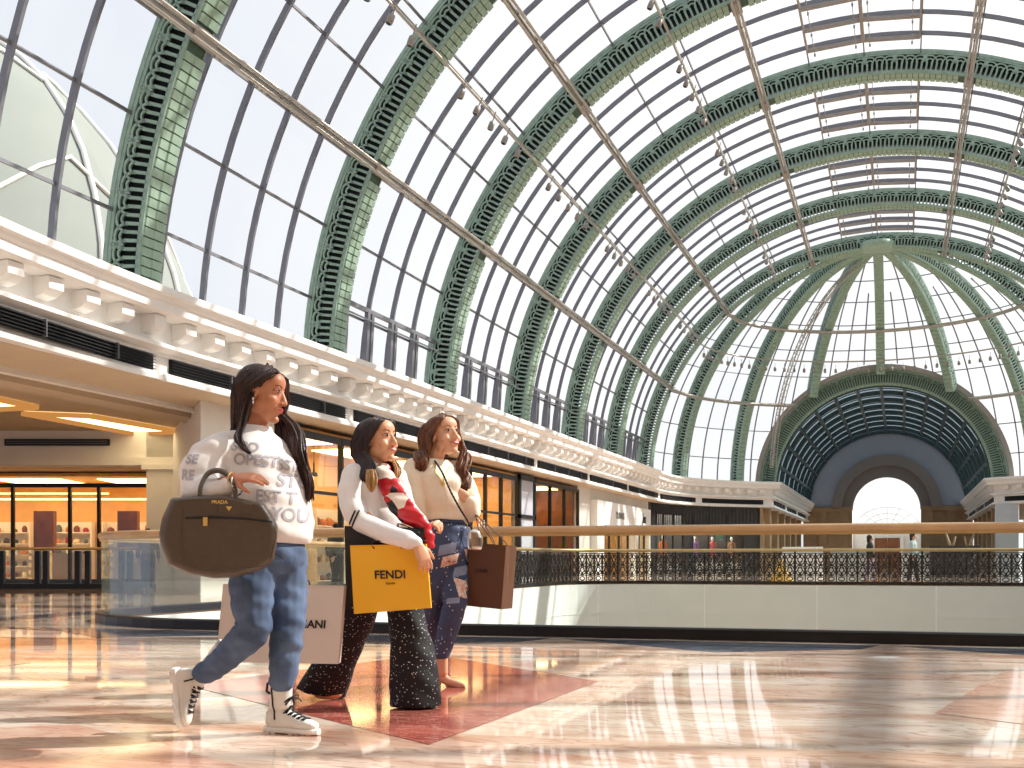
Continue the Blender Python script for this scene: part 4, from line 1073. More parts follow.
def hand(mb, W, d, n_, s, k=1.0, curl=(.3, .35, .4, .45), spread=.05, thumb=(.5, .2)):
    """W wrist, d pointing to the fingers, n_ back of the hand, s towards the thumb"""
    W = V(W); d = V(d).normalized(); n_ = V(n_); n_ = (n_-d*n_.dot(d)).normalized(); s = V(s); s = (s-d*s.dot(d)-n_*s.dot(n_)).normalized()
    loft(mb, [(W-d*.01*k, s*.025*k, n_*.018*k), (W+d*.02*k, s*.031*k, n_*.016*k), (W+d*.055*k, s*.038*k, n_*.0145*k), (W+d*.085*k, s*.037*k, n_*.0125*k), (W+d*.094*k, s*.032*k, n_*.009*k)], 18, 2.4)
    L = (.066, .076, .07, .055); xs = (.028, .0095, -.0095, -.0275)
    for i in range(4):
        p = W+(d*(.086-abs(i-1.2)*.003)+s*xs[i])*k; a = 0; dd = (d+s*spread*(1.5-i)).normalized()
        pts = [p-dd*.012*k, p]; rr = [.0088*k, .0087*k]
        for j, fr_ in enumerate((.46, .3, .24)):
            a += curl[i]*(1, 1.1, .7)[j]; q = dd*cos(a)-n_*sin(a); p = p+q*L[i]*fr_*k; pts.append(p); rr.append((.0082, .0075, .0064)[j]*k)
        limb(mb, pts, rr)
    b = W+(d*.022+s*.024-n_*.004)*k; q = (d*.65+s*.75-n_*thumb[1]).normalized(); p1 = b+q*.034*k; q2 = (d*.9+s*thumb[0]-n_*thumb[1]*1.6).normalized()
    limb(mb, [b-q*.012*k, b, p1, p1+q2*.03*k, p1+q2*.052*k], [.013*k, .013*k, .0105*k, .009*k, .007*k])
def strands(mb, paths, r, n=5): 
    for pts in paths:
        m = len(pts); mb.tube(pts, [max(.001, r*(.55+.6*sin(pi*min(1, .15+.7*i/(m-1))))*(1 if i < m-1 else .25)) for i in range(m)], n)
def bez(pts, n=14):
    pts = [V(p) for p in pts]; out = []; m = len(pts)-1
    for i in range(n+1):
        t_ = i/n*m; k = min(int(t_), m-1); u = t_-k
        p0, p1, p2, p3 = pts[max(k-1, 0)], pts[k], pts[k+1], pts[min(k+2, m)]
        out.append(.5*((2*p1)+(-p0+p2)*u+(2*p0-5*p1+4*p2-p3)*u*u+(-p0+3*p1-3*p2+p3)*u**3))
    return out
def lock(mb, guide, spreadv, num, r, jitter=.006, wave=0, wf=3, n=14, seed=1):
    """a bundle of hair strands around a guide; spreadv: (vector a, vector b) half-spreads, per control point scale"""
    rnd = random.Random(seed)
    for i in range(num):
        a, b = rnd.uniform(-1, 1), rnd.uniform(-1, 1); ph = rnd.uniform(0, 6.28); pts = []
        for j, g in enumerate(guide):
            p, sc = g; pts.append(V(p)+(spreadv[0]*a+spreadv[1]*b)*sc+V((rnd.gauss(0, 1), rnd.gauss(0, 1), rnd.gauss(0, 1)))*jitter)
        c = bez(pts, n)
        if wave: c = [q+(spreadv[0].normalized()*sin(wf*2*pi*k/n+ph*.35)+spreadv[1].normalized()*cos(wf*2*pi*k/n+ph*.35))*wave*min(1, k/n*1.6) for k, q in enumerate(c)]
        strands(mb, [c], r)
def wrink(amp, f1=28, seed=0, vert=.6):
    def w(p):
        return amp*(sin(f1*(p.z*vert+p.x*.8)+3*sin(9*p.x+seed)+2*sin(13*p.z+p.y*7+seed))*.6+sin(f1*1.9*(p.z+.4*p.y)+4*sin(7*p.y+seed))*.4)
    return w
denim = lambda n_, a, b: mat(n_, a, .85, 0, 0, 7, rgb2=b, bump=.15)
M['sweat'] = mat('offwhite_sweatshirt', (232, 228, 226), .9, 0, .05, 12, bump=.2, sheen=.2)
M['print'] = mat('grey_print', (182, 181, 190), .8, 0, .2, 20)
M['jeans1'] = denim('mid_blue_denim', (92, 112, 144), (60, 78, 106))
M['jeans2'] = denim('dark_blue_denim', (48, 60, 92), (32, 40, 64))
M['boot'] = mat('white_leather', (226, 224, 218), .35, 0, .06, 6, coat=.2)
M['lace'] = mat('black_lace', (20, 20, 22), .7)
M['taupe_l'] = mat('taupe_leather', (84, 72, 60), .42, 0, .1, 40, bump=.15)
M['gold'] = mat('gold_metal', (232, 196, 112), .35, .35, .1, 10)
M['silver'] = mat('silver_metal', (220, 218, 214), .22, 1, .1, 10)
hair1 = hairm('dark_brown_hair', (60, 32, 22), (24, 12, 9)); hair2 = hairm('brown_hair', (56, 34, 26), (28, 16, 12)); hair3 = hairm('chestnut_hair', (126, 78, 48), (62, 36, 24)); blond = hairm('blond_tips', (186, 146, 92), (140, 100, 60))

# ---------------------------------------------------- woman 1
f1 = Fig(5.35); P = f1.P
t1 = thing('person', 'woman in off-white lettered sweatshirt, blue jeans and white lace-up boots, nearest of three', 'person', V((f1.P(270, 733).x, f1.P(270, 733).y, 0)))
al = radians(42); fwd = RX*cos(al)-FW*sin(al); lf = RX*sin(al)+FW*cos(al)
hm1 = head_mat(P(263, 395, -.02), radians(9), radians(-8), radians(4))
b = MB(); head(b, hm1, 1.06)
limb(b, [P(259, 404, .0), P(255, 430, .0), P(257, 446, .0)], [.052, .052, .07])
loft(b, [(P(268, 560), lf*.15, fwd*.1), (P(265, 535), lf*.15, fwd*.1), (P(262, 500), lf*.12, fwd*.09), (P(258, 470), lf*.14, fwd*.1), (P(257, 448), lf*.15, fwd*.08), (P(257, 436), lf*.07, fwd*.06)])
limb(b, [P(226, 446, -.07), P(203, 474, -.14), P(197, 496, -.2), P(218, 487, -.27), P(234, 478, -.32)], [.05, .045, .042, .036, .025])
hand(b, P(235, 478, -.32), P(275, 477, -.38)-P(235, 478, -.32), (UP*.85-FW*.5), (RX*.2-UP*.6-FW*.7), 1.0, (.18, .22, .28, .34), .04, (.2, .35))
limb(b, [P(290, 450, .1), P(296, 495, .16), P(290, 535, .16)], [.045, .04, .028]); hand(b, P(290, 536, .16), -UP, FW, RX, .95)
limb(b, [P(262, 552, -.05), P(258, 630, -.1), P(208, 672, .02)], [.07, .05, .03]); limb(b, [P(284, 552, .06), P(287, 632, -.02), P(282, 706, .0)], [.068, .046, .027])
body1 = remesh('body', b, SK[0], t1, .0042, 3); tr = bvh(body1)
face_details(t1, tr, hm1, 1.06, LIP)
# sweatshirt
b = MB()
loft(b, [(P(274, 544, 0), lf*.16, fwd*.13), (P(273, 538, 0), lf*.18, fwd*.15), (P(271, 522, 0), lf*.195, fwd*.165), (P(268, 500, 0), lf*.2, fwd*.17), (P(264, 480, 0), lf*.2, fwd*.17), (P(260, 462, 0), lf*.195, fwd*.15), (P(257, 448, 0), lf*.18, fwd*.12), (P(256, 438, 0), lf*.13, fwd*.095), (P(256, 431, 0), lf*.08, fwd*.075)], 32, 2.3)
ell(b, P(281, 470, -.06), RX*.07, FW*.06, UP*.07)
limb(b, [P(232, 446, -.06), P(212, 456, -.12), P(202, 472, -.16), P(199, 490, -.2)], [.075, .088, .095, .085])
limb(b, [P(199, 490, -.2), P(208, 494, -.25), P(222, 489, -.28)], [.085, .078, .056]); limb(b, [P(224, 488, -.285), P(228, 485, -.295)], [.046, .044])
limb(b, [P(288, 452, .1), P(298, 480, .14), P(295, 515, .16), P(291, 530, .16)], [.07, .07, .06, .04])
for i in range(12): a = i/12*2*pi; a2 = (i+1)/12*2*pi; cone_seg(b, P(256, 429, 0)+lf*.066*cos(a)+fwd*.066*sin(a), P(256, 429, 0)+lf*.066*cos(a2)+fwd*.066*sin(a2), .014, .014)
sw = remesh('sweatshirt', b, 'sweat', t1, .007, 5, lambda p: wrink(.007, 20, 1)(p)+wrink(.003, 45, 7)(p)); ts = bvh(sw)
for txt, x, y, ang, sz in (('SCO', 243, 446, .2, .06), ('OPEST', 254, 460, .3, .068), ('SST', 284, 464, .6, .068), ('STU', 289, 480, .6, .085), ('EST T', 274, 497, .5, .075), ('YOU', 287, 515, .6, .08), ('SE', 194, 460, -.3, .06), ('RE', 191, 476, -.3, .06)):
    draped_text('printed_letters', ts, txt, sz, fmat(x, y, f1, -.2, ang, -.05), FW, M['print'], sw, .003, .002)
# jeans
b = MB()
loft(b, [(P(271, 534), lf*.15, fwd*.115), (P(271, 548), lf*.17, fwd*.14), (P(270, 562), lf*.17, fwd*.14), (P(268, 575), lf*.14, fwd*.12)], 28)
limb(b, [P(256, 555, -.06), P(251, 590, -.1), P(254, 628, -.14), P(240, 645, -.1), P(212, 668, 0)], [.105, .1, .079, .072, .055])
limb(b, [P(212, 668, 0), P(204, 673, .02)], [.055, .05])
limb(b, [P(285, 555, .06), P(287, 595, .04), P(287, 632, -.02), P(284, 662, -.02), P(282, 680, -.02)], [.1, .097, .077, .07, .06])
je = remesh('jeans', b, 'jeans1', t1, .007, 4, lambda p: wrink(.005, 30, 5, 1.2)(p)+wrink(.0025, 60, 2, 1.5)(p)); tj = bvh(je)
patch('pocket_seam', tj, lambda u, v: P(264+14*u, 553+9*u*u+.8*v, -.3), 10, 1, FW, M['jeans2'], je, .002)
# boots
def boot(ankle, toe, up, bow=True, label=None, k=1.0):
    """ankle: centre of the ankle at shaft, toe: unit vector along foot; up: shaft direction; side: outward towards viewer"""
    A = V(ankle); T_ = V(toe).normalized(); U = V(up).normalized(); S = T_.cross(U).normalized()
    U2 = S.cross(T_).normalized()
    q = MB()
    loft(q, [(A+U*.185*k, T_*.056, S*.052), (A+U*.17*k, T_*.056, S*.052), (A+U*.1*k, T_*.05, S*.044), (A+U*.05*k, T_*.052, S*.042), (A+U*.01, T_*.058, S*.042)], 22)
    def sec(x, z0, z1, w): return (A+T_*x-U2*(.095-(z0+z1)/2), S*w, U2*(z1-z0)/2)
    loft(q, [sec(-.07, .02, .06, .02), sec(-.06, .015, .1, .034), (A+T_*-.03-U2*.04, S*.038, U2*.058), (A+T_*.02-U2*.045, S*.038, U2*.055), sec(.07, .012, .085, .038), sec(.11, .012, .065, .043), sec(.15, .012, .058, .042), sec(.175, .015, .05, .034), sec(.188, .02, .04, .02)], 22, 2.4)
    o = remesh('boot', q, 'boot', t1, .0055, 4)
    q = MB()
    SL = [(-.078, .02), (-.07, .036), (-.02, .037), (.04, .038), (.1, .046), (.15, .046), (.18, .038), (.196, .02)]
    loft(q, [(A+T_*x-U2*.088, S*w, U2*.014) for x, w in SL], 16, 3.5)
    for x in (-.05, -.02, .07, .1, .13, .16): q.obox(A+T_*x-U2*.1, T_*.011, S*.036, U2*.008)
    part(q.build('sole', 'white'), o)
    tb = bvh(o); q = MB()
    for i in range(6):
        x = .04+.016*i; z = .07-.02*i
        for sg in (-1, 1):
            c = A+T_*(.045+.013*i)+U2*(.05-.021*i)
            p0, p1 = c+S*.032*sg, c-S*.03*sg-U2*.018
            pts = [hitp(tb, p0.lerp(p1, u/6), -(T_*.55+U2*.83), .004, .2) for u in range(7)]
            pts = [p for p in pts if p]
            if len(pts) > 2: q.tube(pts, .0038, 6)
    for sg in (-1, 1) if bow else ():
        c = A+T_*.055+U2*.06; q.tube(bez([c, c+S*.02*sg+T_*.02+U2*.01, c+S*.03*sg+T_*.012-U2*.006, c+S*.006*sg], 10), .003, 5); q.tube(bez([c, c+S*.02*sg+T_*.025-U2*.008, c+S*.03*sg+T_*.032-U2*.02], 8), .003, 5)
    part(q.build('laces', 'lace'), o)
    q = MB(); pts = [hitp(tb, A-T_*.028+U2*(.11-.15*u/8)+T_*.02*u/8+S*.1, -S, .003, .1) for u in range(9)]
    pts = [p for p in pts if p]
    if len(pts) > 2: q.tube(pts, .0035, 5); part(q.build('zip', 'lace'), o)
    if not bow: return o
    q = MB(); q.tube([A-T_*.05+U*.13, A-T_*.075+U*.115, A-T_*.078+U*.08, A-T_*.055+U*.07], .006, 6); part(q.build('heel_tab', 'lace'), o)
    return o
zA = P(281, 708, 0); zA.z = .104
boot(zA, RX*.93-FW*.36, UP*1+RX*.03)
A2 = P(196, 682, .05)
boot(A2, -UP*.93+RX*.12-FW*.1, RX*.62+UP*.78-FW*.0, False)
# hair
b = MB(); R3 = hm1.to_3x3(); A = lambda x, y, z: hm1 @ V((x*1.06, y*1.06, z*1.06))
ell(b, A(0, -.034, .045), R3 @ V((.086, 0, 0)), R3 @ V((0, .1, 0)), R3 @ V((0, 0, .09)), 24, 16)
ell(b, A(0, -.075, -.02), R3 @ V((.078, 0, 0)), R3 @ V((0, .06, 0)), R3 @ V((0, 0, .1)), 24, 16)
cap = MB()
for i in range(46):    # near side: swept back over the ear
    a = i/45; st = A(.012, .062-.12*a*.4, .112+.01*sin(3*a)); 
    lock(b, [(A(.0, .05-.12*a, .09+.035*sin(pi*min(1, a*1.1))), 0), (A(.05, .055-.12*a, .092), 1), (A(.083, .01-.1*a, .035), 1), (A(.086, -.045-.05*a, -.03), 1), (P(246-14*a, 425+a*3, -.03+.05*a), 1), (P(240-9*a, 434, -.05+.06*a), 1), (P(246-12*a, 441-5*a, -.1+.1*a), .6)], (V(R3 @ V((0, .006, 0))), V((0, 0, .006))), 2, .0062, .003, n=12, seed=i)
for i in range(46):    # far side
    a = i/45
    lock(b, [(A(-.002, .05-.12*a, .09+.035*sin(pi*min(1, a*1.1))), 0), (A(-.055, .06-.12*a, .085), 1), (A(-.095, .07-.12*a, .0), 1), (P(278+16*a, 425, .12-.05*a), 1), (P(284+18*a, 452, .06-.1*a), 1), (P(294+15*a, 478, .02-.06*a), 1), (P(300+10*a, 494+8*sin(9*a), -.02), .7)], (RX*.012, FW*.015), 3, .0062, .005, .006, 2.2, n=18, seed=100+i)
for i in range(10): lock(b, [(A(.07, -.02, .03), 1), (A(.084, -.02, -.06), 1), (P(243, 425, -.13), 1), (P(238, 437, -.17), 1), (P(243, 447, -.2), .6), (P(250, 453, -.21), .2)], (RX*.012, FW*.008), 2, .005, .003, n=14, seed=300+i)
part(b.build('hair', hair1, fix=False), t1)
q = MB(); ell(q, A(.084, -.008, -.035), RX*.008, FW*.004, UP*.008); ell(q, A(.083, -.006, -.05), RX*.006, FW*.004, UP*.007); part(q.build('earring', 'silver'), t1)
def ringt(c, n_, r, th, m=24): 
    n_ = V(n_).normalized(); u = n_.orthogonal().normalized(); w = n_.cross(u); return [V(c)+(u*cos(2*pi*i/m)+w*sin(2*pi*i/m))*r for i in range(m)]
q = MB(); dd = P(275, 477, -.38)-P(235, 478, -.32)
q.tube(ringt(P(232, 480, -.31), dd, .032, 0), .003, 6, closed=True); part(q.build('bracelet', 'gold'), t1)
q = MB(); q.tube(ringt(P(236, 484, -.325), dd+UP*.04, .034, 0), .004, 6, closed=True)
for p in ringt(P(238, 487, -.33), dd, .034, 0, 14): q.obox(p, RX*.004, FW*.004, UP*.004)
part(q.build('beaded_bracelet', 'silver'), t1)

# handbag
hb = thing('handbag', 'large taupe leather handbag with gold zip hanging from the first woman\'s forearm', 'handbag', P(218, 577, -.3))
b = MB(); BW = -FW*1
def hbp(px, py, y): return P(px, py, -.3+y)
N_ = 13; outl = [(171, 498), (187, 496.5), (205, 495.5), (222, 495), (240, 498), (264, 503), (272, 514), (278, 527), (277, 545), (274, 560), (262, 570), (235, 577), (214, 578), (190, 574), (168, 565), (162, 550), (159.5, 535), (162, 518)]
cx_, cy_ = 219, 536
def ringo(s_, y, e=1): return [hbp(cx_+(x-cx_)*s_, cy_+(y_-cy_)*(s_ if y_ > 520 else (1-(1-s_)*.5)), y) for x, y_ in outl]
rings = [ringo(.9, -.085), ringo(.97, -.07), ringo(1.0, -.03), ringo(1.0, .03), ringo(.97, .07), ringo(.9, .085)]
n = len(outl); vs = [p for r_ in rings for p in r_]
b.smooth = True
b.add(vs, [(i*n+j, i*n+(j+1) % n, (i+1)*n+(j+1) % n, (i+1)*n+j) for i in range(5) for j in range(n)]+[tuple(range(n))[::-1], tuple(range(5*n, 6*n))])
me = b.mesh('bag_raw', 'taupe_l'); bo = link('bag_body', me); 
bo.data.update()
bm = bmesh.new(); bm.from_mesh(me); bmesh.ops.recalc_face_normals(bm, faces=bm.faces)
bmesh.ops.triangulate(bm, faces=[f for f in bm.faces if len(f.verts) > 4]); bm.to_mesh(me); bm.free()
mod = bo.modifiers.new('r', 'REMESH'); mod.mode = 'VOXEL'; mod.voxel_size = .006; mod.use_smooth_shade = True
sm2 = bo.modifiers.new('s', 'SMOOTH'); sm2.iterations = 6
dg = bpy.context.evaluated_depsgraph_get(); dg.update(); me2 = bpy.data.meshes.new_from_object(bo.evaluated_get(dg)); bo.modifiers.clear(); bo.data = me2; me2.materials.clear(); me2.materials.append(M['taupe_l'])
for v in me2.vertices: v.co += v.normal*wrink(.0025, 16, 3)(v.co)
part(bo, hb); tb = bvh(bo)
def bline(name, pts, r, m, off=.001):
    c = bez([V((x, y, 0)) for x, y in pts], 20); h = [hitp(tb, hbp(p.x, p.y, -.3), FW, off) for p in c]; h = [p for p in h if p]
    if len(h) > 2: q = MB(); q.tube(h, r, 6); o = q.build(name, m); part(o, hb); return o
bline('zip_track', [(171, 516), (200, 515.5), (235, 517), (268, 521)], .004, 'lace'); bline('zip_teeth', [(188, 515.6), (215, 515.6), (246, 518.4)], .0022, 'gold')
bline('bottom_seam', [(164, 556), (180, 566), (215, 570), (250, 566), (273, 556)], .003, 'taupe_l'); bline('side_seam', [(170, 500), (166, 530), (170, 560)], .003, 'taupe_l'); bline('side_seam', [(264, 504), (264, 535), (258, 565)], .003, 'taupe_l')
q = MB(); c = hitp(tb, hbp(192, 520, -.3), FW, .008); q.obox(c, RX*.009, FW*.003, UP*.018); part(q.build('zip_pull', 'gold'), hb)
draped_text('logo_letters', tb, 'PRADA', .021, fmat(216, 501.5, f1, -.45), FW, M['gold'], hb, .006, .0006)
patch('logo_crest', tb, lambda u, v: hbp(216.3+(u-.5)*7*(1-v), 504+5*v, -.3), 6, 4, FW, M['gold'], hb, .005)
for k, (xa, xb) in enumerate(((199, 235),)):
    for y, dz in ((-.06, 0), (.06, 1)):
        q = MB(); pts = bez([hbp(xa, 508, y*.9), hbp(xa+.5, 498, y), hbp(xa+2, 486, y*.8), hbp(xa+8, 475-dz, y*.3), hbp(217, 471-dz, y*.2), hbp(xb-8, 475-dz, y*.3), hbp(xb-1, 486, y*.8), hbp(xb+1, 499, y), hbp(xb+1, 510, y*.9)], 30)
        q.tube(pts, .0095, 10); part(q.build('handle', 'taupe_l'), hb)
for x in (199, 236): patch('handle_tab', tb, lambda u, v: hbp(x-5+10*u, 498+14*v, -.3), 4, 5, FW, 'taupe_l', hb, .006)

# ---------------------------------------------------- woman 2
f2 = Fig(6.3); P = f2.P
t2 = thing('person', 'woman in white blouse, red patterned scarf and sparkling black flared trousers, carrying shopping bags', 'person', V((P(375, 700).x, P(375, 700).y, 0)))
al = radians(38); fwd = RX*cos(al)-FW*sin(al); lf = RX*sin(al)+FW*cos(al)
hm2 = head_mat(P(379, 441, 0), radians(32), radians(6), 0)
b = MB(); head(b, hm2, 1.04, 1)
limb(b, [P(376, 448, .01), P(370, 470, .01), P(370, 480, .01)], [.05, .05, .065])
loft(b, [(P(380, 545), lf*.14, fwd*.1), (P(378, 520), lf*.12, fwd*.09), (P(374, 495), lf*.12, fwd*.09), (P(371, 480), lf*.14, fwd*.08), (P(371, 470), lf*.07, fwd*.06)])
limb(b, [P(351, 478, -.1), P(357, 512, -.16), P(385, 532, -.27), P(416, 544, -.345)], [.04, .036, .034, .022])
hand(b, P(418, 545, -.345), P(427, 566, -.36)-P(418, 545, -.345), RX*.5-FW*.9, RX*.8+UP*.3, .98, (.35, .4, .45, .5), .06, (.4, .3))
limb(b, [P(398, 480, .1), P(405, 515, .06), P(425, 528, -.04)], [.04, .035, .024]); hand(b, P(425, 528, -.04), P(438, 522, -.1)-P(425, 528, -.04), UP*.8-FW*.4, -FW, .95, (.8, .9, .9, .9), .03, (.3, .4))
limb(b, [P(372, 545, -.04), P(352, 615, .1), P(322, 680, .3)], [.07, .05, .035]); limb(b, [P(390, 545, .05), P(408, 620, -.03), P(414, 695, -.03)], [.07, .05, .035])
for x, y, dy in ((328, 690, .3), (418, 700, -.05)): p = P(x, y, dy); ell(b, V((p.x, p.y, .03)), RX*.08, FW*.035, UP*.025)
body2 = remesh('body', b, SK[1], t2, .0042, 3); face_details(t2, bvh(body2), hm2, 1.04, LIP2, 1)
b = MB()
loft(b, [(P(381, 533), lf*.13, fwd*.11), (P(380, 524), lf*.135, fwd*.115), (P(377, 508), lf*.14, fwd*.12), (P(374, 492), lf*.15, fwd*.125), (P(371, 478), lf*.155, fwd*.1), (P(371, 470), lf*.12, fwd*.08), (P(372, 464), lf*.06, fwd*.06)], 30, 2.2)
ell(b, P(393, 490, -.06), RX*.06, FW*.05, UP*.055)
limb(b, [P(354, 474, -.08), P(350, 492, -.13), P(354, 512, -.17), P(362, 522, -.19)], [.06, .068, .062, .056])
limb(b, [P(362, 522, -.19), P(385, 533, -.27), P(408, 540, -.33), P(416, 542, -.345)], [.056, .05, .048, .034])
limb(b, [P(396, 478, .1), P(405, 508, .07), P(424, 526, -.03)], [.06, .055, .036])
bl = remesh('blouse', b, 'sweat', t2, .0065, 5, wrink(.004, 34, 9)); tbl = bvh(bl)
q = MB()
for k_ in range(2): q.tube([h for h in [hitp(tbl, P(343+k_*4+8*u/6, 526-17*u/6, -.4), FW, .004) for u in range(7)] if h], .0045, 6)
part(q.build('sleeve_ribbon', 'lace'), t2)
# flared trousers with sparkles
def sparkle(name, c, density=60, cc=(230, 230, 235), size=.11):
    m = mat(name, c, .7, 0, .1, 8); nt = m.node_tree; p = [n for n in nt.nodes if n.type == 'BSDF_PRINCIPLED'][0]
    v = nt.nodes.new('ShaderNodeTexVoronoi'); v.inputs['Scale'].default_value = density; tc = nt.nodes.new('ShaderNodeTexCoord'); nt.links.new(tc.outputs['Object'], v.inputs['Vector'])
    lt = nt.nodes.new('ShaderNodeMath'); lt.operation = 'LESS_THAN'; lt.inputs[1].default_value = size; nt.links.new(v.outputs['Distance'], lt.inputs[0])
    old = p.inputs['Base Color'].links[0].from_socket; mx = nt.nodes.new('ShaderNodeMix'); mx.data_type = 'RGBA'; mx.inputs[7].default_value = srgb(*cc)
    nt.links.new(old, mx.inputs[6]); nt.links.new(lt.outputs[0], mx.inputs[0]); nt.links.new(mx.outputs[2], p.inputs['Base Color'])
    mr_ = nt.nodes.new('ShaderNodeMath'); mr_.operation = 'MULTIPLY_ADD'; mr_.inputs[1].default_value = -.5; mr_.inputs[2].default_value = .75; nt.links.new(lt.outputs[0], mr_.inputs[0]); nt.links.new(mr_.outputs[0], p.inputs['Roughness'])
    return m
spk = sparkle('black_sparkle_fabric', (14, 14, 18), 62, size=.17); spj = sparkle('studded_denim', (62, 76, 108), 40, size=.16)
b = MB()
loft(b, [(P(380, 522), lf*.12, fwd*.1), (P(381, 535), lf*.135, fwd*.115), (P(381, 552), lf*.16, fwd*.13), (P(381, 572), lf*.155, fwd*.13)], 28)
loft(b, [(P(374, 556, -.04), RX*.1, FW*.1), (P(364, 590, .04), RX*.105, FW*.1), (P(352, 625, .14), RX*.115, FW*.1), (P(336, 660, .26), RX*.125, FW*.1), (P(320, 694, .36), RX*.14+UP*-.03, FW*.1+UP*.0)], 28)
loft(b, [(P(392, 556, .04), RX*.1, FW*.1), (P(402, 590, .0), RX*.1, FW*.1), (P(408, 625, -.02), RX*.1, FW*.095), (P(413, 655, -.03), RX*.12, FW*.11), (P(415, 685, -.04), RX*.135, FW*.12), (P(416, 706, -.05), RX*.135, FW*.12)], 28)
tz = remesh('trousers', b, spk, t2, .008, 4, wrink(.005, 22, 4, .2))
for v in tz.data.vertices:
    if v.co.z < .012: v.co.z = .012
# scarf
scm, nt, out = new_mat('red_patterned_silk'); p_ = nt.nodes.new('ShaderNodeBsdfPrincipled'); nt.links.new(p_.outputs[0], out.inputs[0]); p_.inputs['Roughness'].default_value = .35
tc = nt.nodes.new('ShaderNodeTexCoord'); vo = nt.nodes.new('ShaderNodeTexVoronoi'); vo.inputs['Scale'].default_value = 16; nt.links.new(tc.outputs['Object'], vo.inputs['Vector'])
cr = nt.nodes.new('ShaderNodeValToRGB'); cr.color_ramp.interpolation = 'CONSTANT'; e = cr.color_ramp.elements
sp_ = nt.nodes.new('ShaderNodeSeparateColor'); nt.links.new(vo.outputs['Color'], sp_.inputs[0]); nt.links.new(sp_.outputs[0], cr.inputs[0])
e[0].position = 0; e[0].color = srgb(196, 32, 44); e[1].position = .52; e[1].color = srgb(232, 214, 200)
for ps, c in ((.72, (24, 22, 28)), (.86, (186, 30, 42))): x = e.new(ps); x.color = srgb(*c)
nt.links.new(cr.outputs[0], p_.inputs['Base Color'])
b = MB()
loft(b, [(P(377, 466, -.05), RX*.045, FW*.05), (P(384, 476, -.1), RX*.05+UP*.01, FW*.035), (P(392, 490, -.15), RX*.055+UP*.015, FW*.03), (P(400, 504, -.17), RX*.06+UP*.02, FW*.03), (P(410, 516, -.17), RX*.055+UP*.02, FW*.03), (P(420, 524, -.16), RX*.04+UP*.02, FW*.028), (P(428, 536, -.16), RX*.035, FW*.025), (P(430, 548, -.16), RX*.028, FW*.02)], 22)
for i in range(10): a = pi*(.1+i/9*1.0); a2 = pi*(.1+(i+1)/9*1.0); cone_seg(b, P(373, 468, .0)+RX*.07*cos(a)*-1+FW*.07*sin(a), P(373, 468, 0)+RX*.07*cos(a2)*-1+FW*.07*sin(a2), .022, .022)
remesh('scarf', b, scm, t2, .006, 4, wrink(.006, 60, 2, .3))
# hair 2
b = MB(); R3 = hm2.to_3x3(); A = lambda x, y, z: hm2 @ V((x*1.04, y*1.04, z*1.04))
ell(b, A(0, -.034, .042), R3 @ V((.084, 0, 0)), R3 @ V((0, .1, 0)), R3 @ V((0, 0, .088)), 24, 16); ell(b, A(0, -.07, -.04), R3 @ V((.074, 0, 0)), R3 @ V((0, .055, 0)), R3 @ V((0, 0, .11)), 24, 16)
for i in range(50):
    a = i/49
    lock(b, [(A(.0, .052-.13*a, .088+.035*sin(pi*min(1, a*1.1))), 0), (A(.05, .06-.14*a, .088), 1), (A(.085, .015-.11*a, .01), 1), (A(.088, -.02-.09*a, -.06), 1), (P(375-17*a, 462, -.15+.1*a), 1), (P(377-17*a, 474, -.19+.06*a), 1), (P(374-12*a, 486-6*a, -.2+.04*a), .6)], (V(R3 @ V((0, .006, 0))), V((0, 0, .004))), 2, .0062, .003, n=12, seed=400+i)
for i in range(34):
    a = i/33
    lock(b, [(A(-.0, .052-.12*a, .088+.035*sin(pi*min(1, a*1.1))), 0), (A(-.052, .06-.12*a, .085), 1), (A(-.084, .03-.1*a, .0), 1), (A(-.088, .0-.08*a, -.07), 1), (P(394-8*a, 468, .06), 1), (P(396-6*a, 478, .02), 1)], (RX*.006, FW*.008), 2, .006, .003, n=12, seed=500+i)
part(b.build('hair', hair2, fix=False), t2)
b = MB(); 
for i in range(14): lock(b, [(P(369+5*i/14, 470, -.19), .6), (P(369+6*i/14, 479, -.21), 1), (P(370+4*i/14, 487, -.215), .7), (P(372, 492, -.21), .3)], (RX*.012, FW*.01), 2, .005, .002, n=8, seed=600+i)
part(b.build('blond_hair_ends', blond, fix=False), t2); b = MB()
for i in range(8): lock(b, [(P(393, 460, .05), 1), (P(396+i*.4, 470, .02), 1), (P(395+i*.3, 478, .0), .7)], (RX*.008, FW*.01), 2, .004, .002, n=8, seed=640+i)
part(b.build('blond_hair_ends', blond, fix=False), t2)

# ---------------------------------------------------- woman 3
f3 = Fig(7.3); P = f3.P
t3 = thing('person', 'woman in cream sweater and patched studded jeans, rightmost of the three friends', 'person', V((P(445, 685).x, P(445, 685).y, 0)))
al = radians(42); fwd = RX*cos(al)-FW*sin(al); lf = RX*sin(al)+FW*cos(al)
hm3 = head_mat(P(444, 436.5, 0), radians(46), radians(10), radians(-3))
b = MB(); head(b, hm3, 1.1, 1)
limb(b, [P(440, 445, .01), P(434, 462, .01), P(434, 472, .01)], [.052, .05, .07])
loft(b, [(P(445, 545), lf*.15, fwd*.11), (P(442, 520), lf*.12, fwd*.09), (P(438, 495), lf*.13, fwd*.09), (P(435, 474), lf*.15, fwd*.08), (P(435, 464), lf*.07, fwd*.06)])
limb(b, [P(412, 470, -.08), P(412, 508, -.05), P(424, 535, -.02)], [.045, .04, .03]); hand(b, P(425, 537, -.02), -UP+RX*.3, -FW, RX, 1.0)
limb(b, [P(458, 472, .12), P(470, 508, .08), P(470, 496, -.06)], [.045, .04, .027])
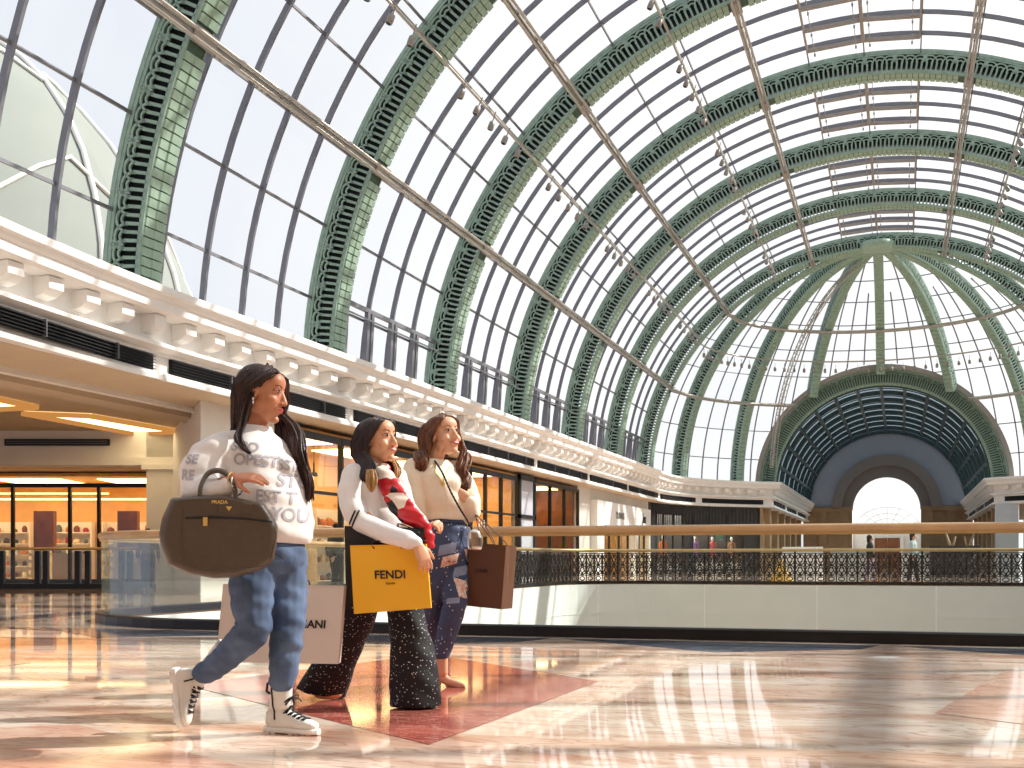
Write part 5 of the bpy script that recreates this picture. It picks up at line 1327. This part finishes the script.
hand(b, P(470, 500, -.08), UP*.5-RX*.9-FW*.2, FW*-1+RX*.3, UP, 1.0, (.9, 1.0, 1.05, 1.1), .02, (.3, .6))
limb(b, [P(438, 545, -.04), P(432, 600, .05), P(428, 665, .25)], [.08, .055, .035]); limb(b, [P(454, 545, .06), P(454, 602, -.05), P(442, 655, -.02), P(443, 671, -.02)], [.08, .055, .038, .03])
for p0, dy in (((443, 671), -.02),):
    a_ = P(443, 672, -.02); h_ = P(445, 677, 0); tt = P(462, 684, -.06)
    limb(b, [a_, P(441, 676, .0), P(449, 681.5, -.03), P(459, 684.5, -.06), P(463, 685, -.07)], [.031, .03, .026, .02, .013])
body3 = remesh('body', b, SK[2], t3, .0045, 3); face_details(t3, bvh(body3), hm3, 1.1, LIP, 1)
M['cream'] = mat('cream_knit', (240, 226, 204), .95, 0, .05, 30, bump=.15, sheen=.2)
b = MB()
loft(b, [(P(446, 520), lf*.14, fwd*.115), (P(446, 513), lf*.145, fwd*.12), (P(444, 505), lf*.165, fwd*.145), (P(441, 490), lf*.17, fwd*.15), (P(437, 476), lf*.175, fwd*.13), (P(435, 467), lf*.155, fwd*.1), (P(434, 460), lf*.09, fwd*.07)], 30, 2.2)
ell(b, P(450, 486, -.09), RX*.07, FW*.05, UP*.06)
limb(b, [P(414, 468, -.08), P(411, 485, -.1), P(413, 503, -.11), P(418, 514, -.08), P(424, 530, -.03)], [.065, .08, .08, .06, .04])
limb(b, [P(456, 472, .1), P(467, 492, .1), P(471, 508, .05)], [.07, .07, .065]); limb(b, [P(470, 511, .02), P(470, 504, -.05), P(469, 501, -.07)], [.07, .055, .038]); limb(b, [P(467, 515, .02), P(465, 519, .0)], [.05, .035])
swt = remesh('sweater', b, 'cream', t3, .0065, 5, wrink(.005, 30, 12, .4)); tsw = bvh(swt)
b = MB()
loft(b, [(P(446, 516), lf*.13, fwd*.105), (P(447, 530), lf*.155, fwd*.125), (P(447, 548), lf*.165, fwd*.135), (P(447, 562), lf*.14, fwd*.12)], 28)
limb(b, [P(440, 550, -.04), P(436, 580, .0), P(434, 605, .05), P(430, 640, .16), P(428, 660, .22)], [.1, .09, .072, .06, .05])
limb(b, [P(453, 550, .05), P(456, 580, -.02), P(455, 604, -.06), P(448, 630, -.03), P(442, 652, -.02)], [.1, .092, .076, .064, .052])
je3 = remesh('jeans', b, spj, t3, .007, 4, wrink(.004, 34, 15)); tj3 = bvh(je3)
pm_ = mat('embroidered_patch', (206, 150, 120), .8, 0, 0, 60, rgb2=(226, 220, 214)); pb = mat('pale_denim_patch', (140, 152, 180), .9, 0, .2, 30)
for (x0, y0_, x1, y1_, sk, m_) in ((440, 557, 457, 568, -.25, pm_), (451, 578, 464, 598, .3, pm_), (462, 548, 470, 562, .2, pm_), (437, 545, 455, 556, -.2, pb), (452, 568, 466, 578, -.2, pb), (444, 600, 458, 606, -.1, pb)):
    patch('denim_patch', tj3, lambda u, v: P(x0+(x1-x0)*u+sk*(y1_-y0_)*v, y0_+(y1_-y0_)*v+sk*(x1-x0)*u, -.4), 6, 6, FW, m_, je3, .003)
q = MB(); q.tube([h for h in [hitp(tj3, P(428+41*u/16, 520.5, -.5), FW, .004) for u in range(17)] if h], .006, 6); part(q.build('waistband', 'jeans2'), je3)
# heeled shoe
q = MB(); limb(q, [P(440, 678, .0), P(449, 683.5, -.03), P(459, 686, -.06), P(464, 686.3, -.075)], [.022, .02, .022, .012]); sh = remesh('heeled_shoe', q, mat('tan_shoe', (196, 158, 128), .4), t3, .005, 3)
q = MB(); pk = P(440, 680, .0); q.tube([pk, V((pk.x, pk.y, .004))], [.012, .005], 8); part(q.build('heel', 'gold'), sh)
# hair 3 wavy
b = MB(); R3 = hm3.to_3x3(); k = 1.1; A = lambda x, y, z: hm3 @ V((x*k, y*k, z*k))
ell(b, A(0, -.036, .042), R3 @ V((.09, 0, 0)), R3 @ V((0, .105, 0)), R3 @ V((0, 0, .092)), 24, 16); ell(b, A(0, -.07, -.04), R3 @ V((.08, 0, 0)), R3 @ V((0, .06, 0)), R3 @ V((0, 0, .11)), 24, 16)
for i in range(46):
    a = i/45
    lock(b, [(A(.0, .052-.13*a, .09+.035*sin(pi*min(1, a*1.1))), 0), (A(.056, .06-.14*a, .088), 1), (A(.09, .015-.11*a, .01), 1), (A(.1, -.03-.08*a, -.06), 1), (P(429-12*a, 452, -.06), 1), (P(427-12*a, 461, -.13), .8), (P(423-8*a, 470-4*a, -.14), .3)], (V(R3 @ V((0, .008, 0))), V((0, 0, .006))), 2, .0068, .004, .014, 2.2, n=16, seed=700+i)
for i in range(48):
    a = i/47
    lock(b, [(A(-.0, .052-.12*a, .09+.035*sin(pi*min(1, a*1.1))), 0), (A(-.056, .06-.13*a, .085), 1), (A(-.092, .03-.1*a, .0), 1), (P(462+3*a, 455, .08), 1), (P(461+7*a, 470, .0), 1), (P(463+4*a, 482, -.04), 1), (P(465, 489, -.05), .7)], (RX*.012, FW*.015), 2, .0068, .005, .02, 2.4, n=20, seed=800+i)
part(b.build('hair', hair3, fix=False), t3)
q = MB(); q.tube([h for h in [hitp(tsw, P(430+9*u/10+1.5*sin(u), 459+22*u/10-0, -.4), FW, .003) for u in range(11)] if h], .003, 5); q.tube([h for h in [hitp(tsw, P(446-6*u/10, 462+20*u/10, -.4), FW, .003) for u in range(11)] if h], .003, 5)
h = hitp(tsw, P(441, 481, -.4), FW, .006)
if h: ell(q, h, RX*.012, FW*.005, UP*.014)
part(q.build('necklace', 'gold'), t3)

# crossbody bag
cb = thing('crossbody_bag', 'small silver crossbody bag hanging at the third woman\'s hip', 'handbag', P(474, 550, -.2))
q = MB(); loft(q, [(P(475, 550, -.2), RX*.04, FW*.022), (P(475, 547, -.2), RX*.047, FW*.026), (P(474.5, 538, -.2), RX*.047, FW*.026), (P(474, 532, -.2), RX*.036, FW*.022), (P(474, 529, -.2), RX*.015, FW*.012)], 20, 3)
remesh('pouch', q, 'silver', cb, .004, 3)
q = MB(); c = bez([P(433, 459, -.06), P(437, 464, -.13), P(443, 474, -.2), P(450, 490, -.27), P(459, 507, -.26), P(467, 520, -.22), P(473, 531, -.2)], 30); q.tube(c, .0055, 6)
for i in range(0, 30): q.obox(c[i], RX*.006, FW*.006, UP*.004)
part(q.build('chain_strap', 'lace'), cb)

# shopping bags
def paper_bag(name, label, fig, quad, dy, thick, m, handle_m, txt=None, tsize=.08, tpos=(0, 0), tmat='black', ang=0, bold=.0, group=None, hpts=None, sp=1.0, sub=None):
    """quad: four image-frame corners tl,tr,br,bl giving the real size at the bag's distance"""
    tl, tr_, br, bl_ = [fig.P(x, y, dy) for x, y in quad]
    n_ = (tr_-tl).cross(bl_-tl).normalized()
    if n_.dot(FW) > 0: n_ = -n_      # towards the viewer side
    Rm = Matrix.Rotation(ang, 3, 'Z'); c = (tl+tr_+br+bl_)/4
    tl, tr_, br, bl_ = [c+Rm @ (p-c) for p in (tl, tr_, br, bl_)]; n_ = Rm @ n_
    t = thing(name, label, 'shopping bag', (bl_+br)/2+0*n_, 0, group)
    bk = -n_*thick; q = MB(); w = .0
    mid = lambda a_, b_: (a_+b_)/2
    F_ = [tl, tr_, br, bl_]; B_2 = [tl+bk, tr_+bk, br+bk, bl_+bk]
    gl, gr = mid(tl, tl+bk)+(tr_-tl)*.05, mid(tr_, tr_+bk)-(tr_-tl)*.05; hl = mid(bl_, bl_+bk)+(tl-bl_)*.3*1, ; lowl = mid(bl_+(tl-bl_)*.28, bl_+bk+(tl-bl_)*.28); lowr = mid(br+(tr_-br)*.28, br+bk+(tr_-br)*.28)
    vs = F_+B_2+[gl, gr, lowl, lowr]
    q.add(vs, [(0, 1, 2, 3), (5, 4, 7, 6), (3, 2, 6, 7), (0, 3, 10), (0, 10, 8), (8, 10, 4), (4, 10, 7), (3, 7, 10), (1, 11, 2), (1, 9, 11), (9, 5, 11), (5, 6, 11), (2, 11, 6)])
    o = q.build('paper_body', m); part(o, t)
    sd = o.modifiers.new('thickness', 'SOLIDIFY'); sd.thickness = .002
    ux = (tr_-tl).normalized(); uy = (tl-bl_).normalized(); uz = ux.cross(uy)
    if txt:
        mx = Matrix.Translation(c+n_*.003) @ Matrix((ux, uy, n_)).transposed().to_4x4() @ Matrix.Translation((tpos[0], tpos[1], 0))
        lettering('lettering', txt, tsize, M[tmat], mx, t, bold, .0008, 0, sp)
        if sub: lettering('lettering', sub, tsize*.28, M[tmat], mx @ Matrix.Translation((0, -tsize*.75, 0)), t, 0, .0008)
    for s_ in (0, 1):
        a_, b_ = tl.lerp(tr_, .32)+bk*s_, tl.lerp(tr_, .68)+bk*s_; top = hpts or (mid(a_, b_)+UP*.13)
        q = MB(); q.tube(bez([a_-UP*.02, a_+UP*.02, V(top)+(a_-b_)*.15, V(top)+(b_-a_)*.15, b_+UP*.02, b_-UP*.02], 16), .0032, 6); part(q.build('handle', handle_m), t)
    q = MB(); q.bar(tl+n_*.002-uy*.001, tr_+n_*.002-uy*.001, .003, .003); part(q.build('top_fold', m), t)
    return t
YEL = mat('yellow_card', (238, 178, 34), .5, 0, .04, 3); M['brownbag'] = mat('brown_card', (92, 58, 34), .55, 0, .08, 3); M['blackbag'] = mat('black_card', (22, 21, 22), .5, 0, .1, 3); M['creambag'] = mat('pale_card', (206, 196, 188), .6, 0, .03, 3)
M['ink'] = mat('black_ink', (24, 20, 18), .6)
f = Fig(6.3)
paper_bag('shopping_bag', 'bright yellow paper shopping bag with black lettering held by the second woman', f, [(350, 545.5), (426, 544), (431, 608), (354, 614)], -.29, .07, YEL, 'ink', 'FENDI', .058, (0, .015), 'ink', .0, .0012, 'shopping bags', f.P(421, 541, -.31), 1.0, 'ROMA')
paper_bag('shopping_bag', 'large black paper shopping bag behind the yellow one', f, [(344.5, 526), (424, 528), (424, 604), (346, 606)], -.2, .06, 'blackbag', 'ink', None, group='shopping bags', hpts=f.P(415, 532, -.24))
paper_bag('shopping_bag', 'pale grey paper shopping bag with dark capitals behind the first woman\'s legs', f, [(223, 584), (344, 586), (338, 664), (216, 662)], -.3, .1, 'creambag', 'ink', 'GIORGIO ARMANI', .056, (0, .0), 'ink', 0, .0015, 'shopping bags', f.P(283, 574, -.3), 1.0)
f = Fig(7.3)
paper_bag('shopping_bag', 'brown paper shopping bag hanging beside the third woman', f, [(468, 543), (508, 546), (503, 609), (463, 606)], -.1, .16, 'brownbag', 'brownbag', 'LOUIS', .03, (-.03, .03), 'ink', -.42, .0, 'shopping bags', f.P(478, 518, -.05))

# ---------------------------------------------------- distant people
def small_person(px, d, h, face, top, legs, hairc, label, stride=.12, seed=0, hat=None):
    g = Fig(d); base = cpt((px-512)/F*d, d, 0); t = thing('person', label, 'person', base)
    fw_ = RX*cos(face)-FW*sin(face); l_ = RX*sin(face)+FW*cos(face); Z = lambda z: UP*z*h/1.7; B = base
    b = MB(); ell(b, B+Z(1.58), l_*.075, fw_*.09, UP*.115); cone_seg(b, B+Z(1.57)+fw_*.085, B+Z(1.545)+fw_*.105, .012, .014); limb(b, [B+Z(1.5), B+Z(1.38)], [.05, .06])
    for s in (-1, 1):
        el_ = B+l_*.25*s+Z(1.1)-fw_*.05*s; wr_ = B+l_*.24*s+Z(.88)+fw_*(.12+.08*s); limb(b, [B+l_*.17*s+Z(1.37), el_, wr_], [.045, .04, .028]); hand(b, wr_, -UP+fw_*.3, l_*s, fw_, .95)
        limb(b, [B+l_*.08*s+Z(.9), B+l_*.09*s+fw_*stride*s*.6+Z(.47), B+l_*.09*s+fw_*stride*s+Z(.08)], [.085, .055, .04]); ell(b, B+l_*.09*s+fw_*(stride*s+.06)+Z(.045), l_*.04, fw_*.12, UP*.04)
    loft(b, [(B+Z(.85), l_*.15, fw_*.1), (B+Z(1.1), l_*.12, fw_*.09), (B+Z(1.35), l_*.17, fw_*.1), (B+Z(1.43), l_*.08, fw_*.06)])
    remesh('body', b, SK[seed % 3], t, .011, 2)
    b = MB(); loft(b, [(B+Z(.86), l_*.18, fw_*.13), (B+Z(1.1), l_*.16, fw_*.12), (B+Z(1.32), l_*.2, fw_*.125), (B+Z(1.42), l_*.13, fw_*.09), (B+Z(1.45), l_*.07, fw_*.06)], 20)
    for s in (-1, 1): limb(b, [B+l_*.17*s+Z(1.36), B+l_*.25*s+Z(1.1)-fw_*.05*s, B+l_*.24*s+Z(.93)+fw_*(.1+.07*s)], [.065, .058, .045])
    remesh('top', b, top, t, .012, 3)
    b = MB(); 
    for s in (-1, 1): limb(b, [B+l_*.08*s+Z(.92), B+l_*.09*s+fw_*stride*s*.6+Z(.47), B+l_*.09*s+fw_*stride*s+Z(.12)], [.11, .08, .06])
    remesh('trousers' if stride < .2 else 'skirt', b, legs, t, .012, 3)
    b = MB(); ell(b, B+Z(1.61)-fw_*.02, l_*.09, fw_*.1, UP*.11); ell(b, B+Z(1.53)-fw_*.05, l_*.085, fw_*.06, UP*.14); remesh('hair' if not hat else 'headscarf', b, hairc, t, .012, 3)
mk = lambda n_, c, c2=None: mat(n_, c, .8, 0, .15, 14, rgb2=c2)
small_person(870, 41, 1.62, .3, mk('black_top', (28, 26, 30)), mk('pattern_skirt', (190, 180, 200), (90, 60, 90)), mk('dark_hair', (20, 16, 16)), 'distant woman in black top and patterned trousers beyond the balustrade', .14, 0)
small_person(913, 40, 1.68, .6, mk('pale_blue_shirt', (186, 206, 214)), mk('dark_trousers', (44, 46, 56)), mk('dark_cap', (40, 44, 54)), 'distant person in pale blue shirt and dark trousers beyond the balustrade', .12, 1)
small_person(335, 28.5, 1.62, 2.4, mk('black_jacket', (26, 28, 32)), mk('black_trousers', (24, 24, 28)), mk('black_hair_b', (18, 16, 16)), 'person in dark jacket standing between the first and second woman, near the amber shop', .1, 2)
small_person(148, 30, 1.55, 1.2, mk('brown_coat', (96, 64, 46)), mk('black_trousers_b', (30, 30, 34)), mk('brown_hair_b', (50, 32, 24)), 'distant person in a brown coat by the pilaster at left', .1, 0)
# small security camera at the cornice gap
q = MB(); q.lathe([(.02, .08), (.05, .06), (.06, 0), (.05, -.05), (.01, -.07)], (-XV+.09, Y0-.1, 4.36), 12); q.box(-XV, -XV+.09, Y0-.14, Y0-.06, 4.34, 4.42)
tag(q.build('security_camera', 'plaster'), 'small cream dome camera on the cornice edge between two vents', 'camera')
